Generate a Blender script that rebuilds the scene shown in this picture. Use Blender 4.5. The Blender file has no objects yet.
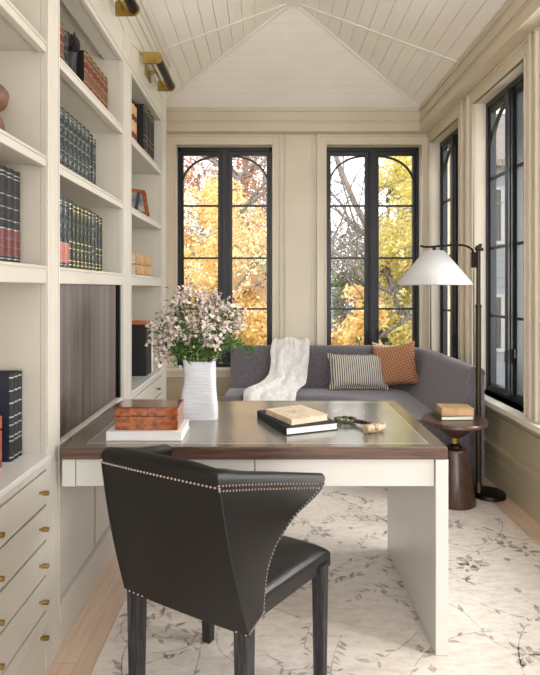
import bpy, math, random
from mathutils import Vector, Matrix, Euler, noise
PI = math.pi
D = bpy.data
COL = bpy.context.scene.collection
SC = bpy.context.scene
rnd = random.Random(7)

# ------------------------------------------------------------------ materials
def srgb(r, g, b):
    def f(c):
        c /= 255.0
        return c/12.92 if c <= .04045 else ((c+.055)/1.055)**2.4
    return (f(r), f(g), f(b), 1)

def newmat(name):
    m = D.materials.new(name); m.use_nodes = True
    nt = m.node_tree
    return m, nt, nt.nodes['Principled BSDF']

def mat(name, col, rough=.5, metal=0, col2=None, nscale=8, stretch=(1, 1, 1), bump=0, bscale=None, spec=.5, sheen=0, coat=0, ramp=(.35, .65), detail=4):
    """paint / cloth / metal: base colour with an optional second tone mixed by noise, and a noise bump"""
    m, nt, p = newmat(name)
    p.inputs['Roughness'].default_value = rough
    p.inputs['Metallic'].default_value = metal
    p.inputs['Specular IOR Level'].default_value = spec
    p.inputs['Sheen Weight'].default_value = sheen
    p.inputs['Coat Weight'].default_value = coat
    p.inputs['Coat Roughness'].default_value = .12
    tc = nt.nodes.new('ShaderNodeTexCoord'); mp = nt.nodes.new('ShaderNodeMapping')
    mp.inputs['Scale'].default_value = stretch
    nt.links.new(tc.outputs['Object'], mp.inputs['Vector'])
    n = nt.nodes.new('ShaderNodeTexNoise'); n.inputs['Scale'].default_value = nscale; n.inputs['Detail'].default_value = detail
    nt.links.new(mp.outputs[0], n.inputs['Vector'])
    r = nt.nodes.new('ShaderNodeValToRGB')
    c2 = col2 or tuple(c*.93 for c in col[:3])+(1,)
    r.color_ramp.elements[0].color = c2; r.color_ramp.elements[0].position = ramp[0]
    r.color_ramp.elements[1].color = col; r.color_ramp.elements[1].position = ramp[1]
    nt.links.new(n.outputs['Fac'], r.inputs['Fac']); nt.links.new(r.outputs['Color'], p.inputs['Base Color'])
    if bump:
        b = nt.nodes.new('ShaderNodeBump'); b.inputs['Strength'].default_value = bump; b.inputs['Distance'].default_value = .004
        n2 = nt.nodes.new('ShaderNodeTexNoise'); n2.inputs['Scale'].default_value = bscale or nscale*4; n2.inputs['Detail'].default_value = 3
        nt.links.new(mp.outputs[0], n2.inputs['Vector']); nt.links.new(n2.outputs['Fac'], b.inputs['Height'])
        nt.links.new(b.outputs['Normal'], p.inputs['Normal'])
    return m

M = {}
M['wall'] = mat('wall_paint', srgb(230, 221, 205), .45, nscale=2)
M['trim'] = mat('trim_paint', srgb(222, 211, 192), .35, nscale=2)
M['pan'] = mat('wainscot_paint', srgb(186, 172, 143), .35, nscale=2)  # cream paint toned down, the shading under the windows is in the colour
M['case'] = mat('bookcase_paint', srgb(203, 197, 186), .36, nscale=2)
M['desk'] = mat('desk_lacquer', srgb(211, 210, 205), .22, nscale=2)
M['ceil'] = mat('ceiling_paint', srgb(252, 248, 246), .3, nscale=2)
M['black'] = mat('black_window_paint', srgb(34, 37, 43), .35, nscale=5)
M['wood'] = mat('walnut_edge', srgb(104, 78, 66), .35, col2=srgb(70, 50, 42), nscale=6, stretch=(1, 14, 14), bump=.2)
M['darkwood'] = mat('dark_walnut', srgb(84, 56, 46), .3, col2=srgb(52, 32, 26), nscale=7, stretch=(12, 12, 1), coat=.2)
M['inlay'] = mat('desk_inlay', srgb(168, 164, 154), .2, metal=.55, spec=1, col2=srgb(148, 144, 134), nscale=5, bump=.03)
M['deskborder'] = mat('desk_border', srgb(134, 120, 104), .18, metal=.4, spec=.9, col2=srgb(108, 94, 80), nscale=6, stretch=(1, 10, 1))
M['inlayline'] = mat('inlay_line', srgb(205, 200, 180), .25, metal=.5)
M['leather'] = mat('black_leather', srgb(20, 18, 17), .34, col2=srgb(14, 13, 12), nscale=10, bump=.25, bscale=260, spec=.3)
M['leatherseat'] = mat('seat_leather', srgb(24, 24, 22), .3, col2=srgb(18, 18, 17), nscale=10, bump=.2, bscale=260, spec=.5)
M['ebony'] = mat('cerused_black_wood', srgb(62, 62, 66), .5, col2=srgb(24, 24, 27), nscale=30, stretch=(4, 4, .35), bump=.4, ramp=(.45, .7))
M['nail'] = mat('copper_nail', srgb(190, 178, 176), .25, metal=.9)
M['brass'] = mat('aged_brass', srgb(176, 150, 88), .36, metal=1, col2=srgb(142, 116, 62))
M['bronze'] = mat('dark_bronze', srgb(74, 64, 54), .35, metal=.85)
M['blackmetal'] = mat('black_metal', srgb(30, 28, 27), .3, metal=.7)
M['sofa'] = mat('grey_sofa_fabric', srgb(112, 106, 112), .9, col2=srgb(92, 86, 92), nscale=60, bump=.3, bscale=500, sheen=.35)
M['throw'] = mat('white_throw', srgb(248, 247, 245), .95, col2=srgb(232, 230, 227), nscale=30, bump=.6, bscale=90, sheen=.4)
M['shade'] = mat('lamp_shade_linen', srgb(240, 240, 240), .9, bump=.1, bscale=300)
M['burl'] = mat('burl_wood', srgb(172, 92, 42), .22, col2=srgb(92, 38, 16), nscale=45, stretch=(1, 1, 1.5), coat=.5, ramp=(.3, .62))
M['boxtop'] = mat('polished_box_lid', srgb(120, 62, 36), .12, col2=srgb(80, 38, 22), nscale=10, coat=.8)
M['ivory'] = mat('ivory_paper', srgb(232, 226, 210), .7, col2=srgb(214, 206, 188), nscale=60, stretch=(1, 1, 20))
M['whiteb'] = mat('white_lacquer', srgb(236, 236, 236), .25)
M['ceramic'] = mat('white_ceramic', srgb(208, 210, 216), .6, bump=.5, nscale=12, bscale=60, stretch=(1, 1, 5))
M['blkcover'] = mat('black_book_cloth', srgb(20, 21, 24), .6, bump=.1)
M['navy'] = mat('navy_book_cloth', srgb(30, 36, 52), .5)
M['bookred'] = mat('red_spine_label', srgb(84, 24, 26), .45, col2=srgb(104, 40, 38), nscale=80)
M['bookpink'] = mat('faded_red_label', srgb(168, 92, 84), .5, col2=srgb(190, 130, 118), nscale=80)
M['bookbrown'] = mat('brown_book_leather', srgb(118, 80, 52), .5, col2=srgb(84, 54, 36), nscale=40)
M['booktan'] = mat('tan_book_cover', srgb(200, 164, 122), .6, col2=srgb(182, 142, 100), nscale=20)
M['bookcream'] = mat('cream_book_cover', srgb(214, 196, 170), .6, col2=srgb(196, 178, 154), nscale=30)
M['bookdraw'] = mat('faded_cover_print', srgb(190, 176, 156), .6)
M['gold'] = mat('gilt_tooling', srgb(190, 172, 120), .35, metal=.7)
M['silver'] = mat('silver_tooling', srgb(160, 164, 162), .4, metal=.6)
M['bookgrey'] = mat('silvered_spine', srgb(128, 134, 132), .4, metal=.3, col2=srgb(20, 24, 27), nscale=130, stretch=(1, 1, .5), ramp=(.5, .66))
M['bookgreen'] = mat('green_gilt_spine', srgb(118, 120, 88), .4, metal=.3, col2=srgb(18, 24, 21), nscale=130, stretch=(1, 1, .5), ramp=(.52, .68))
M['bookblk'] = mat('black_gilt_spine', srgb(110, 112, 104), .4, metal=.3, col2=srgb(24, 26, 30), nscale=100, ramp=(.56, .7))
M['copper'] = mat('copper_frame', srgb(166, 96, 60), .3, metal=.6, col2=srgb(120, 60, 34), nscale=40)
M['photo'] = mat('grey_photo_print', srgb(150, 150, 148), .3, col2=srgb(62, 66, 72), nscale=14)
M['stone'] = mat('brown_stone', srgb(116, 82, 62), .55, col2=srgb(88, 60, 45), nscale=9, bump=.2)
M['orange'] = mat('orange_lining', srgb(196, 104, 58), .5)
M['cardblack'] = mat('black_board', srgb(22, 22, 25), .5)
M['redbox'] = mat('red_brown_wood', srgb(150, 62, 32), .25, col2=srgb(110, 40, 20), nscale=10, coat=.5)
M['greenbronze'] = mat('green_bronze', srgb(92, 92, 56), .35, metal=.5, col2=srgb(40, 48, 30), nscale=60)
M['horn'] = mat('horn', srgb(206, 186, 150), .4, col2=srgb(110, 84, 58), nscale=40, bump=.4)
M['rosewood'] = mat('rosewood_handle', srgb(84, 40, 30), .3, col2=srgb(46, 22, 18), nscale=30)
M['stem'] = mat('green_stem', srgb(78, 104, 48), .6)
M['leaf'] = mat('sprig_leaf', srgb(98, 134, 62), .55, col2=srgb(50, 80, 36), nscale=30)
M['petal'] = mat('blush_petal', srgb(228, 214, 206), .8, col2=srgb(206, 184, 178), nscale=18)
M['bark'] = mat('grey_bark', srgb(150, 140, 134), .9, col2=srgb(70, 62, 58), nscale=12, stretch=(3, 3, .6))
M['grass'] = mat('lawn', srgb(120, 128, 70), .9, col2=srgb(168, 138, 66), nscale=3)
M['stonew'] = mat('pale_stucco', srgb(128, 136, 148), .8)
M['socket'] = mat('black_rubber', srgb(20, 20, 20), .6)

def leafmat(name, c1, c2, c3, sc=3.0):
    m, nt, p = newmat(name)
    g = nt.nodes.new('ShaderNodeNewGeometry')
    n = nt.nodes.new('ShaderNodeTexNoise'); n.inputs['Scale'].default_value = sc; n.inputs['Detail'].default_value = 5
    tc = nt.nodes.new('ShaderNodeTexCoord'); nt.links.new(tc.outputs['Object'], n.inputs['Vector'])
    mx = nt.nodes.new('ShaderNodeMath'); mx.operation = 'MULTIPLY_ADD'
    nt.links.new(g.outputs['Random Per Island'], mx.inputs[0]); mx.inputs[1].default_value = .35
    sb = nt.nodes.new('ShaderNodeMath'); sb.operation = 'SUBTRACT'; nt.links.new(n.outputs['Fac'], sb.inputs[0]); sb.inputs[1].default_value = .17
    nt.links.new(sb.outputs[0], mx.inputs[2])
    r = nt.nodes.new('ShaderNodeValToRGB'); e = r.color_ramp.elements
    e[0].position = .3; e[0].color = c1; e[1].position = .72; e[1].color = c3
    q = e.new(.5); q.color = c2
    nt.links.new(mx.outputs[0], r.inputs['Fac']); nt.links.new(r.outputs['Color'], p.inputs['Base Color'])
    p.inputs['Roughness'].default_value = .8; p.inputs['Specular IOR Level'].default_value = .1
    tr = nt.nodes.new('ShaderNodeBsdfTranslucent'); nt.links.new(r.outputs['Color'], tr.inputs['Color'])
    ms = nt.nodes.new('ShaderNodeMixShader'); ms.inputs[0].default_value = .5
    nt.links.new(p.outputs[0], ms.inputs[1]); nt.links.new(tr.outputs[0], ms.inputs[2])
    nt.links.new(ms.outputs[0], nt.nodes['Material Output'].inputs['Surface'])
    return m
M['l_yellow'] = leafmat('yellow_maple_leaves', srgb(212, 178, 112), srgb(246, 220, 156), srgb(252, 238, 198))
M['l_rust'] = leafmat('russet_leaves', srgb(160, 112, 90), srgb(208, 160, 124), srgb(228, 190, 150))
M['l_lime'] = leafmat('yellow_green_leaves', srgb(200, 190, 112), srgb(240, 228, 150), srgb(250, 242, 196))
M['l_orange'] = leafmat('orange_gold_leaves', srgb(198, 160, 98), srgb(236, 204, 134), srgb(246, 224, 168))
M['l_green'] = leafmat('grey_green_leaves', srgb(84, 100, 72), srgb(140, 150, 104), srgb(196, 196, 140))
M['l_grey'] = leafmat('distant_twigs', srgb(130, 124, 122), srgb(168, 160, 158), srgb(200, 196, 180))

def glassmat():
    m = D.materials.new('window_glass'); m.use_nodes = True; nt = m.node_tree
    for n in list(nt.nodes): nt.nodes.remove(n)
    o = nt.nodes.new('ShaderNodeOutputMaterial'); mx = nt.nodes.new('ShaderNodeMixShader')
    t = nt.nodes.new('ShaderNodeBsdfTransparent'); g = nt.nodes.new('ShaderNodeBsdfGlossy'); g.inputs['Roughness'].default_value = .02
    lw = nt.nodes.new('ShaderNodeLayerWeight'); lw.inputs['Blend'].default_value = .5
    pw = nt.nodes.new('ShaderNodeMath'); pw.operation = 'POWER'; pw.inputs[1].default_value = 5; nt.links.new(lw.outputs['Facing'], pw.inputs[0])
    f = nt.nodes.new('ShaderNodeMath'); f.operation = 'MULTIPLY_ADD'; f.inputs[1].default_value = .97; f.inputs[2].default_value = .03; nt.links.new(pw.outputs[0], f.inputs[0])
    nt.links.new(f.outputs[0], mx.inputs[0]); nt.links.new(t.outputs[0], mx.inputs[1]); nt.links.new(g.outputs[0], mx.inputs[2])
    nt.links.new(mx.outputs[0], o.inputs['Surface'])
    return m
M['glass'] = glassmat()
M['l_housetrim'] = mat('house_trim', srgb(160, 166, 176), .6)

def shademat():
    m = M['shade']; nt = m.node_tree; p = nt.nodes['Principled BSDF']
    tr = nt.nodes.new('ShaderNodeBsdfTranslucent'); tr.inputs['Color'].default_value = (.85, .85, .86, 1)
    ms = nt.nodes.new('ShaderNodeMixShader'); ms.inputs[0].default_value = .35
    nt.links.new(p.outputs[0], ms.inputs[1]); nt.links.new(tr.outputs[0], ms.inputs[2])
    nt.links.new(ms.outputs[0], nt.nodes['Material Output'].inputs['Surface'])
shademat()

def floormat():
    m, nt, p = newmat('oak_planks')
    tc = nt.nodes.new('ShaderNodeTexCoord'); mp = nt.nodes.new('ShaderNodeMapping'); mp.inputs['Rotation'].default_value = (0, 0, PI/2)
    nt.links.new(tc.outputs['Object'], mp.inputs['Vector'])
    b = nt.nodes.new('ShaderNodeTexBrick'); b.inputs['Scale'].default_value = 1
    b.inputs['Brick Width'].default_value = 1.9; b.inputs['Row Height'].default_value = .17; b.inputs['Mortar Size'].default_value = .0012
    b.inputs['Color1'].default_value = srgb(222, 198, 174); b.inputs['Color2'].default_value = srgb(212, 184, 160); b.inputs['Mortar'].default_value = srgb(176, 148, 126)
    nt.links.new(mp.outputs[0], b.inputs['Vector'])
    mp2 = nt.nodes.new('ShaderNodeMapping'); mp2.inputs['Scale'].default_value = (28, 1.4, 1); nt.links.new(tc.outputs['Object'], mp2.inputs['Vector'])
    n = nt.nodes.new('ShaderNodeTexNoise'); n.inputs['Scale'].default_value = 2.5; n.inputs['Detail'].default_value = 6; nt.links.new(mp2.outputs[0], n.inputs['Vector'])
    mx = nt.nodes.new('ShaderNodeMix'); mx.data_type = 'RGBA'; mx.blend_type = 'MULTIPLY'; mx.inputs[0].default_value = .35
    r = nt.nodes.new('ShaderNodeValToRGB'); r.color_ramp.elements[0].color = (.55, .5, .46, 1); r.color_ramp.elements[1].color = (1, 1, 1, 1)
    r.color_ramp.elements[0].position = .3; r.color_ramp.elements[1].position = .6
    nt.links.new(n.outputs['Fac'], r.inputs['Fac']); nt.links.new(b.outputs['Color'], mx.inputs[6]); nt.links.new(r.outputs['Color'], mx.inputs[7])
    nt.links.new(mx.outputs[2], p.inputs['Base Color']); p.inputs['Roughness'].default_value = .4
    return m
M['floor'] = floormat()

def rugmat(name, base, worn, thr, sc, bump=True):
    m, nt, p = newmat(name)
    tc = nt.nodes.new('ShaderNodeTexCoord'); mp = nt.nodes.new('ShaderNodeMapping'); mp.inputs['Scale'].default_value = (1, 2.4, 1)
    nt.links.new(tc.outputs['Object'], mp.inputs['Vector'])
    n = nt.nodes.new('ShaderNodeTexNoise'); n.inputs['Scale'].default_value = sc; n.inputs['Detail'].default_value = 12; n.inputs['Roughness'].default_value = .82
    nt.links.new(mp.outputs[0], n.inputs['Vector'])
    r = nt.nodes.new('ShaderNodeValToRGB'); r.color_ramp.elements[0].color = base; r.color_ramp.elements[1].color = worn
    r.color_ramp.elements[0].position = thr[0]; r.color_ramp.elements[1].position = thr[1]
    nt.links.new(n.outputs['Fac'], r.inputs['Fac']); nt.links.new(r.outputs['Color'], p.inputs['Base Color'])
    p.inputs['Roughness'].default_value = .95; p.inputs['Specular IOR Level'].default_value = .1
    w = nt.nodes.new('ShaderNodeTexNoise'); w.inputs['Scale'].default_value = 240; nt.links.new(tc.outputs['Object'], w.inputs['Vector'])
    bp = nt.nodes.new('ShaderNodeBump'); bp.inputs['Strength'].default_value = .3; bp.inputs['Distance'].default_value = .003
    nt.links.new(w.outputs['Fac'], bp.inputs['Height']); nt.links.new(bp.outputs['Normal'], p.inputs['Normal'])
    return m
M['rug'] = rugmat('rug_wool', srgb(198, 187, 176), srgb(222, 213, 204), (.34, .56), 14)
M['rugleaf'] = rugmat('rug_motif', srgb(146, 136, 127), srgb(208, 198, 187), (.42, .60), 14)
M['rugvine'] = rugmat('rug_vine', srgb(154, 144, 135), srgb(210, 200, 190), (.42, .60), 14)

def tambourmat():
    m, nt, p = newmat('tambour_wood')
    tc = nt.nodes.new('ShaderNodeTexCoord'); mp = nt.nodes.new('ShaderNodeMapping'); mp.inputs['Scale'].default_value = (1, 26, .35)
    nt.links.new(tc.outputs['Object'], mp.inputs['Vector'])
    n = nt.nodes.new('ShaderNodeTexNoise'); n.inputs['Scale'].default_value = 1.6; n.inputs['Detail'].default_value = 6; nt.links.new(mp.outputs[0], n.inputs['Vector'])
    r = nt.nodes.new('ShaderNodeValToRGB'); e = r.color_ramp.elements
    e[0].position = .3; e[0].color = srgb(50, 41, 38); e[1].position = .74; e[1].color = srgb(112, 95, 86)
    nt.links.new(n.outputs['Fac'], r.inputs['Fac']); nt.links.new(r.outputs['Color'], p.inputs['Base Color'])
    p.inputs['Roughness'].default_value = .34; p.inputs['Specular IOR Level'].default_value = .6
    return m
M['tambour'] = tambourmat()

def stripemat(name, ca, cb, freq, axis=0, thr=.5, wob=0.0):
    m, nt, p = newmat(name)
    tc = nt.nodes.new('ShaderNodeTexCoord')
    w = nt.nodes.new('ShaderNodeTexWave'); w.wave_type = 'BANDS'; w.bands_direction = 'XYZ'[axis]; w.inputs['Scale'].default_value = freq
    w.inputs['Distortion'].default_value = wob
    nt.links.new(tc.outputs['Object'], w.inputs['Vector'])
    r = nt.nodes.new('ShaderNodeValToRGB'); r.color_ramp.elements[0].color = ca; r.color_ramp.elements[1].color = cb
    r.color_ramp.elements[0].position = thr-.08; r.color_ramp.elements[1].position = thr+.08
    nt.links.new(w.outputs['Fac'], r.inputs['Fac']); nt.links.new(r.outputs['Color'], p.inputs['Base Color'])
    p.inputs['Roughness'].default_value = .9
    return m
M['stripe'] = stripemat('ticking_stripe', srgb(86, 84, 86), srgb(218, 210, 198), 17, 0, .42)

def dotmat(name, base, dot, scale, thr):
    m, nt, p = newmat(name)
    tc = nt.nodes.new('ShaderNodeTexCoord')
    v = nt.nodes.new('ShaderNodeTexVoronoi'); v.inputs['Scale'].default_value = scale; v.inputs['Randomness'].default_value = 0
    mp = nt.nodes.new('ShaderNodeMapping'); mp.inputs['Scale'].default_value = (1, .02, 1); mp.inputs['Rotation'].default_value = (0, .25, 0)
    nt.links.new(tc.outputs['Object'], mp.inputs['Vector']); nt.links.new(mp.outputs[0], v.inputs['Vector'])
    r = nt.nodes.new('ShaderNodeValToRGB'); r.color_ramp.elements[0].color = dot; r.color_ramp.elements[1].color = base
    r.color_ramp.elements[0].position = thr; r.color_ramp.elements[1].position = thr+.06
    nt.links.new(v.outputs['Distance'], r.inputs['Fac']); nt.links.new(r.outputs['Color'], p.inputs['Base Color'])
    p.inputs['Roughness'].default_value = .85
    return m
M['dots'] = dotmat('rust_dotted_cloth', srgb(188, 136, 98), srgb(112, 72, 54), 46, .26)
M['creamdots'] = dotmat('cream_patterned_cloth', srgb(222, 206, 184), srgb(168, 140, 116), 36, .26)

# ------------------------------------------------------------------ mesh builder
class MB:
    def __init__(s): s.v = []; s.f = []; s.m = []; s.sm = []
    def add(s, vs, fs, mi=0, smooth=False, T=None):
        o = len(s.v)
        for p in vs:
            p = Vector(p)
            s.v.append(T @ p if T else p)
        for f in fs:
            s.f.append([i+o for i in f]); s.m.append(mi); s.sm.append(smooth)
        return s
    def box(s, x0, x1, y0, y1, z0, z1, mi=0, T=None):
        if x0 > x1: x0, x1 = x1, x0
        if y0 > y1: y0, y1 = y1, y0
        if z0 > z1: z0, z1 = z1, z0
        vs = [(x0,y0,z0),(x1,y0,z0),(x1,y1,z0),(x0,y1,z0),(x0,y0,z1),(x1,y0,z1),(x1,y1,z1),(x0,y1,z1)]
        return s.add(vs, [(3,2,1,0),(4,5,6,7),(0,1,5,4),(1,2,6,5),(2,3,7,6),(3,0,4,7)], mi, False, T)
    def prism(s, poly, n, mi=0, T=None):
        """extrude polygon (3-D points) by vector n"""
        k = len(poly); n = Vector(n)
        vs = [Vector(p) for p in poly]+[Vector(p)+n for p in poly]
        fs = [tuple(range(k))[::-1], tuple(range(k, 2*k))]+[(i, (i+1) % k, (i+1) % k+k, i+k) for i in range(k)]
        return s.add(vs, fs, mi, False, T)
    def tube(s, path, r, seg=8, mi=0, cap=True, T=None):
        path = [Vector(p) for p in path]; n = len(path)
        rs = r if isinstance(r, (list, tuple)) else [r]*n
        vs = []; up = Vector((0, 0, 1))
        prev = None
        for i, p in enumerate(path):
            d = (path[min(i+1, n-1)]-path[max(i-1, 0)])
            if d.length < 1e-9: d = Vector((0, 0, 1))
            d.normalize()
            if prev is None:
                a = d.cross(up)
                if a.length < .05: a = d.cross(Vector((1, 0, 0)))
            else:
                a = prev - d*prev.dot(d)
            a.normalize(); prev = a; b = d.cross(a)
            for j in range(seg):
                t = 2*PI*j/seg
                vs.append(p+(a*math.cos(t)+b*math.sin(t))*rs[i])
        fs = [(i*seg+j, i*seg+(j+1) % seg, (i+1)*seg+(j+1) % seg, (i+1)*seg+j) for i in range(n-1) for j in range(seg)]
        if cap: fs += [tuple(range(seg))[::-1], tuple((n-1)*seg+j for j in range(seg))]
        return s.add(vs, fs, mi, True, T)
    def lathe(s, prof, c=(0, 0, 0), seg=32, mi=0, T=None):
        vs = []; c = Vector(c)
        for r, z in prof:
            for j in range(seg):
                t = 2*PI*j/seg; vs.append(c+Vector((r*math.cos(t), r*math.sin(t), z)))
        n = len(prof)
        fs = [(i*seg+j, i*seg+(j+1) % seg, (i+1)*seg+(j+1) % seg, (i+1)*seg+j) for i in range(n-1) for j in range(seg)]
        if prof[0][0] > 1e-6: fs.append(tuple(range(seg))[::-1])
        if prof[-1][0] > 1e-6: fs.append(tuple((n-1)*seg+j for j in range(seg)))
        return s.add(vs, fs, mi, True, T)
    def ball(s, c, r, seg=8, rings=5, mi=0, sc=(1, 1, 1), T=None):
        vs = []; c = Vector(c)
        for i in range(rings+1):
            ph = PI*i/rings
            for j in range(seg):
                t = 2*PI*j/seg
                vs.append(c+Vector((math.sin(ph)*math.cos(t)*r*sc[0], math.sin(ph)*math.sin(t)*r*sc[1], -math.cos(ph)*r*sc[2])))
        fs = [(i*seg+j, i*seg+(j+1) % seg, (i+1)*seg+(j+1) % seg, (i+1)*seg+j) for i in range(rings) for j in range(seg)]
        return s.add(vs, fs, mi, True, T)
    def grid(s, fn, nu, nv, mi=0, smooth=True, closed_u=False, T=None):
        vs = [fn(i/nu, j/nv) for i in range(nu+(0 if closed_u else 1)) for j in range(nv+1)]
        N = nu if closed_u else nu+1
        fs = []
        for i in range(nu):
            for j in range(nv):
                a = i*(nv+1)+j; b = ((i+1) % N)*(nv+1)+j
                fs.append((a, b, b+1, a+1))
        return s.add(vs, fs, mi, smooth, T)
    def mesh(s, name, mats, origin=(0, 0, 0)):
        me = D.meshes.new(name); o = Vector(origin)
        me.from_pydata([tuple(v-o) for v in s.v], [], s.f)
        for m in (mats if isinstance(mats, list) else [mats]): me.materials.append(m)
        me.polygons.foreach_set('material_index', s.m); me.polygons.foreach_set('use_smooth', s.sm)
        me.update()
        import bmesh
        bm = bmesh.new(); bm.from_mesh(me); bmesh.ops.remove_doubles(bm, verts=bm.verts, dist=1e-6)
        if len(bm.faces) < 30000: bmesh.ops.recalc_face_normals(bm, faces=bm.faces)
        bm.to_mesh(me); bm.free()
        if len(me.polygons) < 30000: me.set_sharp_from_angle(angle=.75)
        return me
    def build(s, name, mats, parent=None, origin=(0, 0, 0), bevel=0, seg=2, label=None):
        me = s.mesh(name, mats, origin)
        o = D.objects.new(name, me); COL.objects.link(o)
        if parent: o.parent = parent
        else: o.location = origin
        if bevel:
            b = o.modifiers.new('bevel', 'BEVEL'); b.width = bevel; b.segments = seg; b.limit_method = 'ANGLE'; b.angle_limit = .6
        if label: o['label'] = label
        return o

def empty(name, loc=(0, 0, 0), rz=0):
    o = D.objects.new(name, None); COL.objects.link(o); o.location = loc; o.rotation_euler = (0, 0, rz); o.empty_display_size = .1
    return o
def tag(o, label, cat, group=None, kind=None):
    o['label'] = label; o['category'] = cat
    if group: o['group'] = group
    if kind: o['kind'] = kind
    return o
def struct(o, label=None):
    o['kind'] = 'structure'
    if label: o['label'] = label
    return o
def lerp(a, b, t): return a+(b-a)*t
def smooth_path(pts, n=8):
    """Catmull-Rom through pts"""
    P = [Vector(p) for p in pts]; P = [P[0]*2-P[1]]+P+[P[-1]*2-P[-2]]
    out = []
    for i in range(1, len(P)-2):
        for k in range(n):
            t = k/n; a, b, c, d = P[i-1:i+3]
            out.append(.5*((2*b)+(c-a)*t+(2*a-5*b+4*c-d)*t*t+(3*b-a-3*c+d)*t**3))
    out.append(P[-2]); return out
ORD = ['first', 'second', 'third', 'fourth', 'fifth', 'sixth', 'seventh', 'eighth', 'ninth', 'tenth', 'eleventh', 'twelfth', 'thirteenth', 'fourteenth', 'fifteenth', 'sixteenth']

# ------------------------------------------------------------------ room shell
XR, YB = 1.56, 5.20          # right wall and back wall faces
XL = -1.11                   # back of the bookcase / left wall face
ZC = 3.04                    # ceiling spring line
WZ0, WZ1 = .565, 2.722        # window openings
Y0 = -1.6                    # how far the room is modelled behind the camera

b = MB(); b.box(XL-.2, XR+.2, Y0, YB+.2, -.15, 0)
struct(b.build('floor', M['floor']), 'pale oak plank floor')

def wall_with_openings(b, a0, a1, ops, z0, z1, put):
    """put(a0,a1,z0,z1) adds one box; ops = [(a_lo,a_hi)]"""
    cur = a0
    for lo, hi in ops:
        put(cur, lo, z0, z1); put(lo, hi, z0, WZ0); put(lo, hi, WZ1, z1); cur = hi
    put(cur, a1, z0, z1)
WB = [(-.897, .037), (.562, 1.484)]
WR = [(1.15, 1.93), (2.20, 2.98), (3.22, 4.035), (4.33, 5.12)]
b = MB(); wall_with_openings(b, XL-.2, XR+.2, WB, 0, 3.3, lambda a, c, d, e: b.box(a, c, YB, YB+.2, d, e))
struct(b.build('wall_back', M['wall']), 'cream back wall with two tall windows')
b = MB(); wall_with_openings(b, Y0, YB, WR, 0, 3.3, lambda a, c, d, e: b.box(XR, XR+.145, a, c, d, e))
struct(b.build('wall_right', M['wall']), 'cream right wall with tall windows')
b = MB(); b.box(XL-.2, XL, Y0, YB, 0, 3.3)
struct(b.build('wall_left', M['wall']), 'cream left wall behind the bookcase')

# ceiling: hipped, boarded
AX, AY, AZ = .185, 4.05, 3.50
CX0, CX1, CY = AX-1.255, 1.44, 5.08
b = MB()
bw = .095; g = .0016
def side_pt(sx, u, y):       # u = horizontal distance from the ridge
    return Vector((AX+sx*u, y, AZ-(AZ-ZC)*u/1.255))
for sx in (-1, 1):
    u = 0.0
    while u < 1.255-1e-4:
        u2 = min(u+bw, 1.255)
        a0, a1 = u+g, u2-g
        yh = lambda q: AY+(CY-AY)*q/1.255
        poly = [side_pt(sx, a0, Y0), side_pt(sx, a1, Y0), side_pt(sx, a1, yh(a1)), side_pt(sx, a0, yh(a0))]
        if sx < 0: poly = poly[::-1]
        b.prism(poly, (0, 0, .012)); u = u2
v = 0.0; NB = 12
for k in range(NB):
    a0 = 1.03*k/NB+g; a1 = 1.03*(k+1)/NB-g
    def pt(a, sx): return Vector((AX+sx*1.255*a/1.03, AY+a, AZ-(AZ-ZC)*a/1.03))
    b.prism([pt(a0, -1), pt(a1, -1), pt(a1, 1), pt(a0, 1)], (0, 0, .012))
# backing behind the boards and the flat ring above the cornices
for sx in (-1, 1):
    q = [side_pt(sx, 0, Y0), side_pt(sx, 1.255, Y0), side_pt(sx, 1.255, CY), side_pt(sx, 0, AY)]
    b.prism([p+Vector((0, 0, .0125)) for p in q], (0, 0, .05))
b.prism([Vector((CX0, CY, ZC+.0125)), Vector((CX1, CY, ZC+.0125)), Vector((AX, AY, AZ+.0125))], (0, 0, .05))
b.box(CX0-.3, CX0, Y0, YB, ZC, ZC+.1); b.box(CX1, XR+.2, Y0, YB, ZC, ZC+.1); b.box(CX0, CX1, CY, YB+.1, ZC, ZC+.1)
struct(b.build('ceiling', M['ceil']), 'white boarded hipped ceiling')
# ribs
b = MB()
def beam(p, q, w, h):
    p = Vector(p); q = Vector(q); d = (q-p).normalized(); s = d.cross(Vector((0, 0, 1))).normalized()*w/2; n = Vector((0, 0, -h))
    b.prism([p-s, p+s, q+s, q-s], n)
beam((AX, AY, AZ+.004), (CX0, CY, ZC+.004), .03, .014); beam((AX, AY, AZ+.004), (CX1, CY, ZC+.004), .03, .014)
beam((AX, AY, AZ), (CX0, AY, ZC), .02, .005); beam((AX, AY, AZ), (CX1, AY, ZC), .02, .005)
beam((AX, AY+.03, AZ-.004), (AX, Y0, AZ-.004), .13, .02)
struct(b.build('trim_1', M['ceil']), 'ceiling ridge and hip ribs')

# cornice: back, right, and short left return beyond the bookcase
b = MB()
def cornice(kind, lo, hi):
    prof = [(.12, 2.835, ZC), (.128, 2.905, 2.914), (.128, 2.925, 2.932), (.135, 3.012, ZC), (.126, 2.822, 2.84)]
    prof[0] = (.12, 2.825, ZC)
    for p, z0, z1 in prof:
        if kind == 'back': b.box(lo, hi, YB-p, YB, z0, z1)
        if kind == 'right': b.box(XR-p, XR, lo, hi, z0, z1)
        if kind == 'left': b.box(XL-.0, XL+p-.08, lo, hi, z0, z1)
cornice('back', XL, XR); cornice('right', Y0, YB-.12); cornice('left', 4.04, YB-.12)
M['cornice'] = mat('cornice_paint', srgb(212, 200, 178), .4, nscale=2)  # cream trim paint darkened, with the cornice's shade put into its colour
struct(b.build('trim_2', M['cornice']), 'cream cornice around the room')

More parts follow.
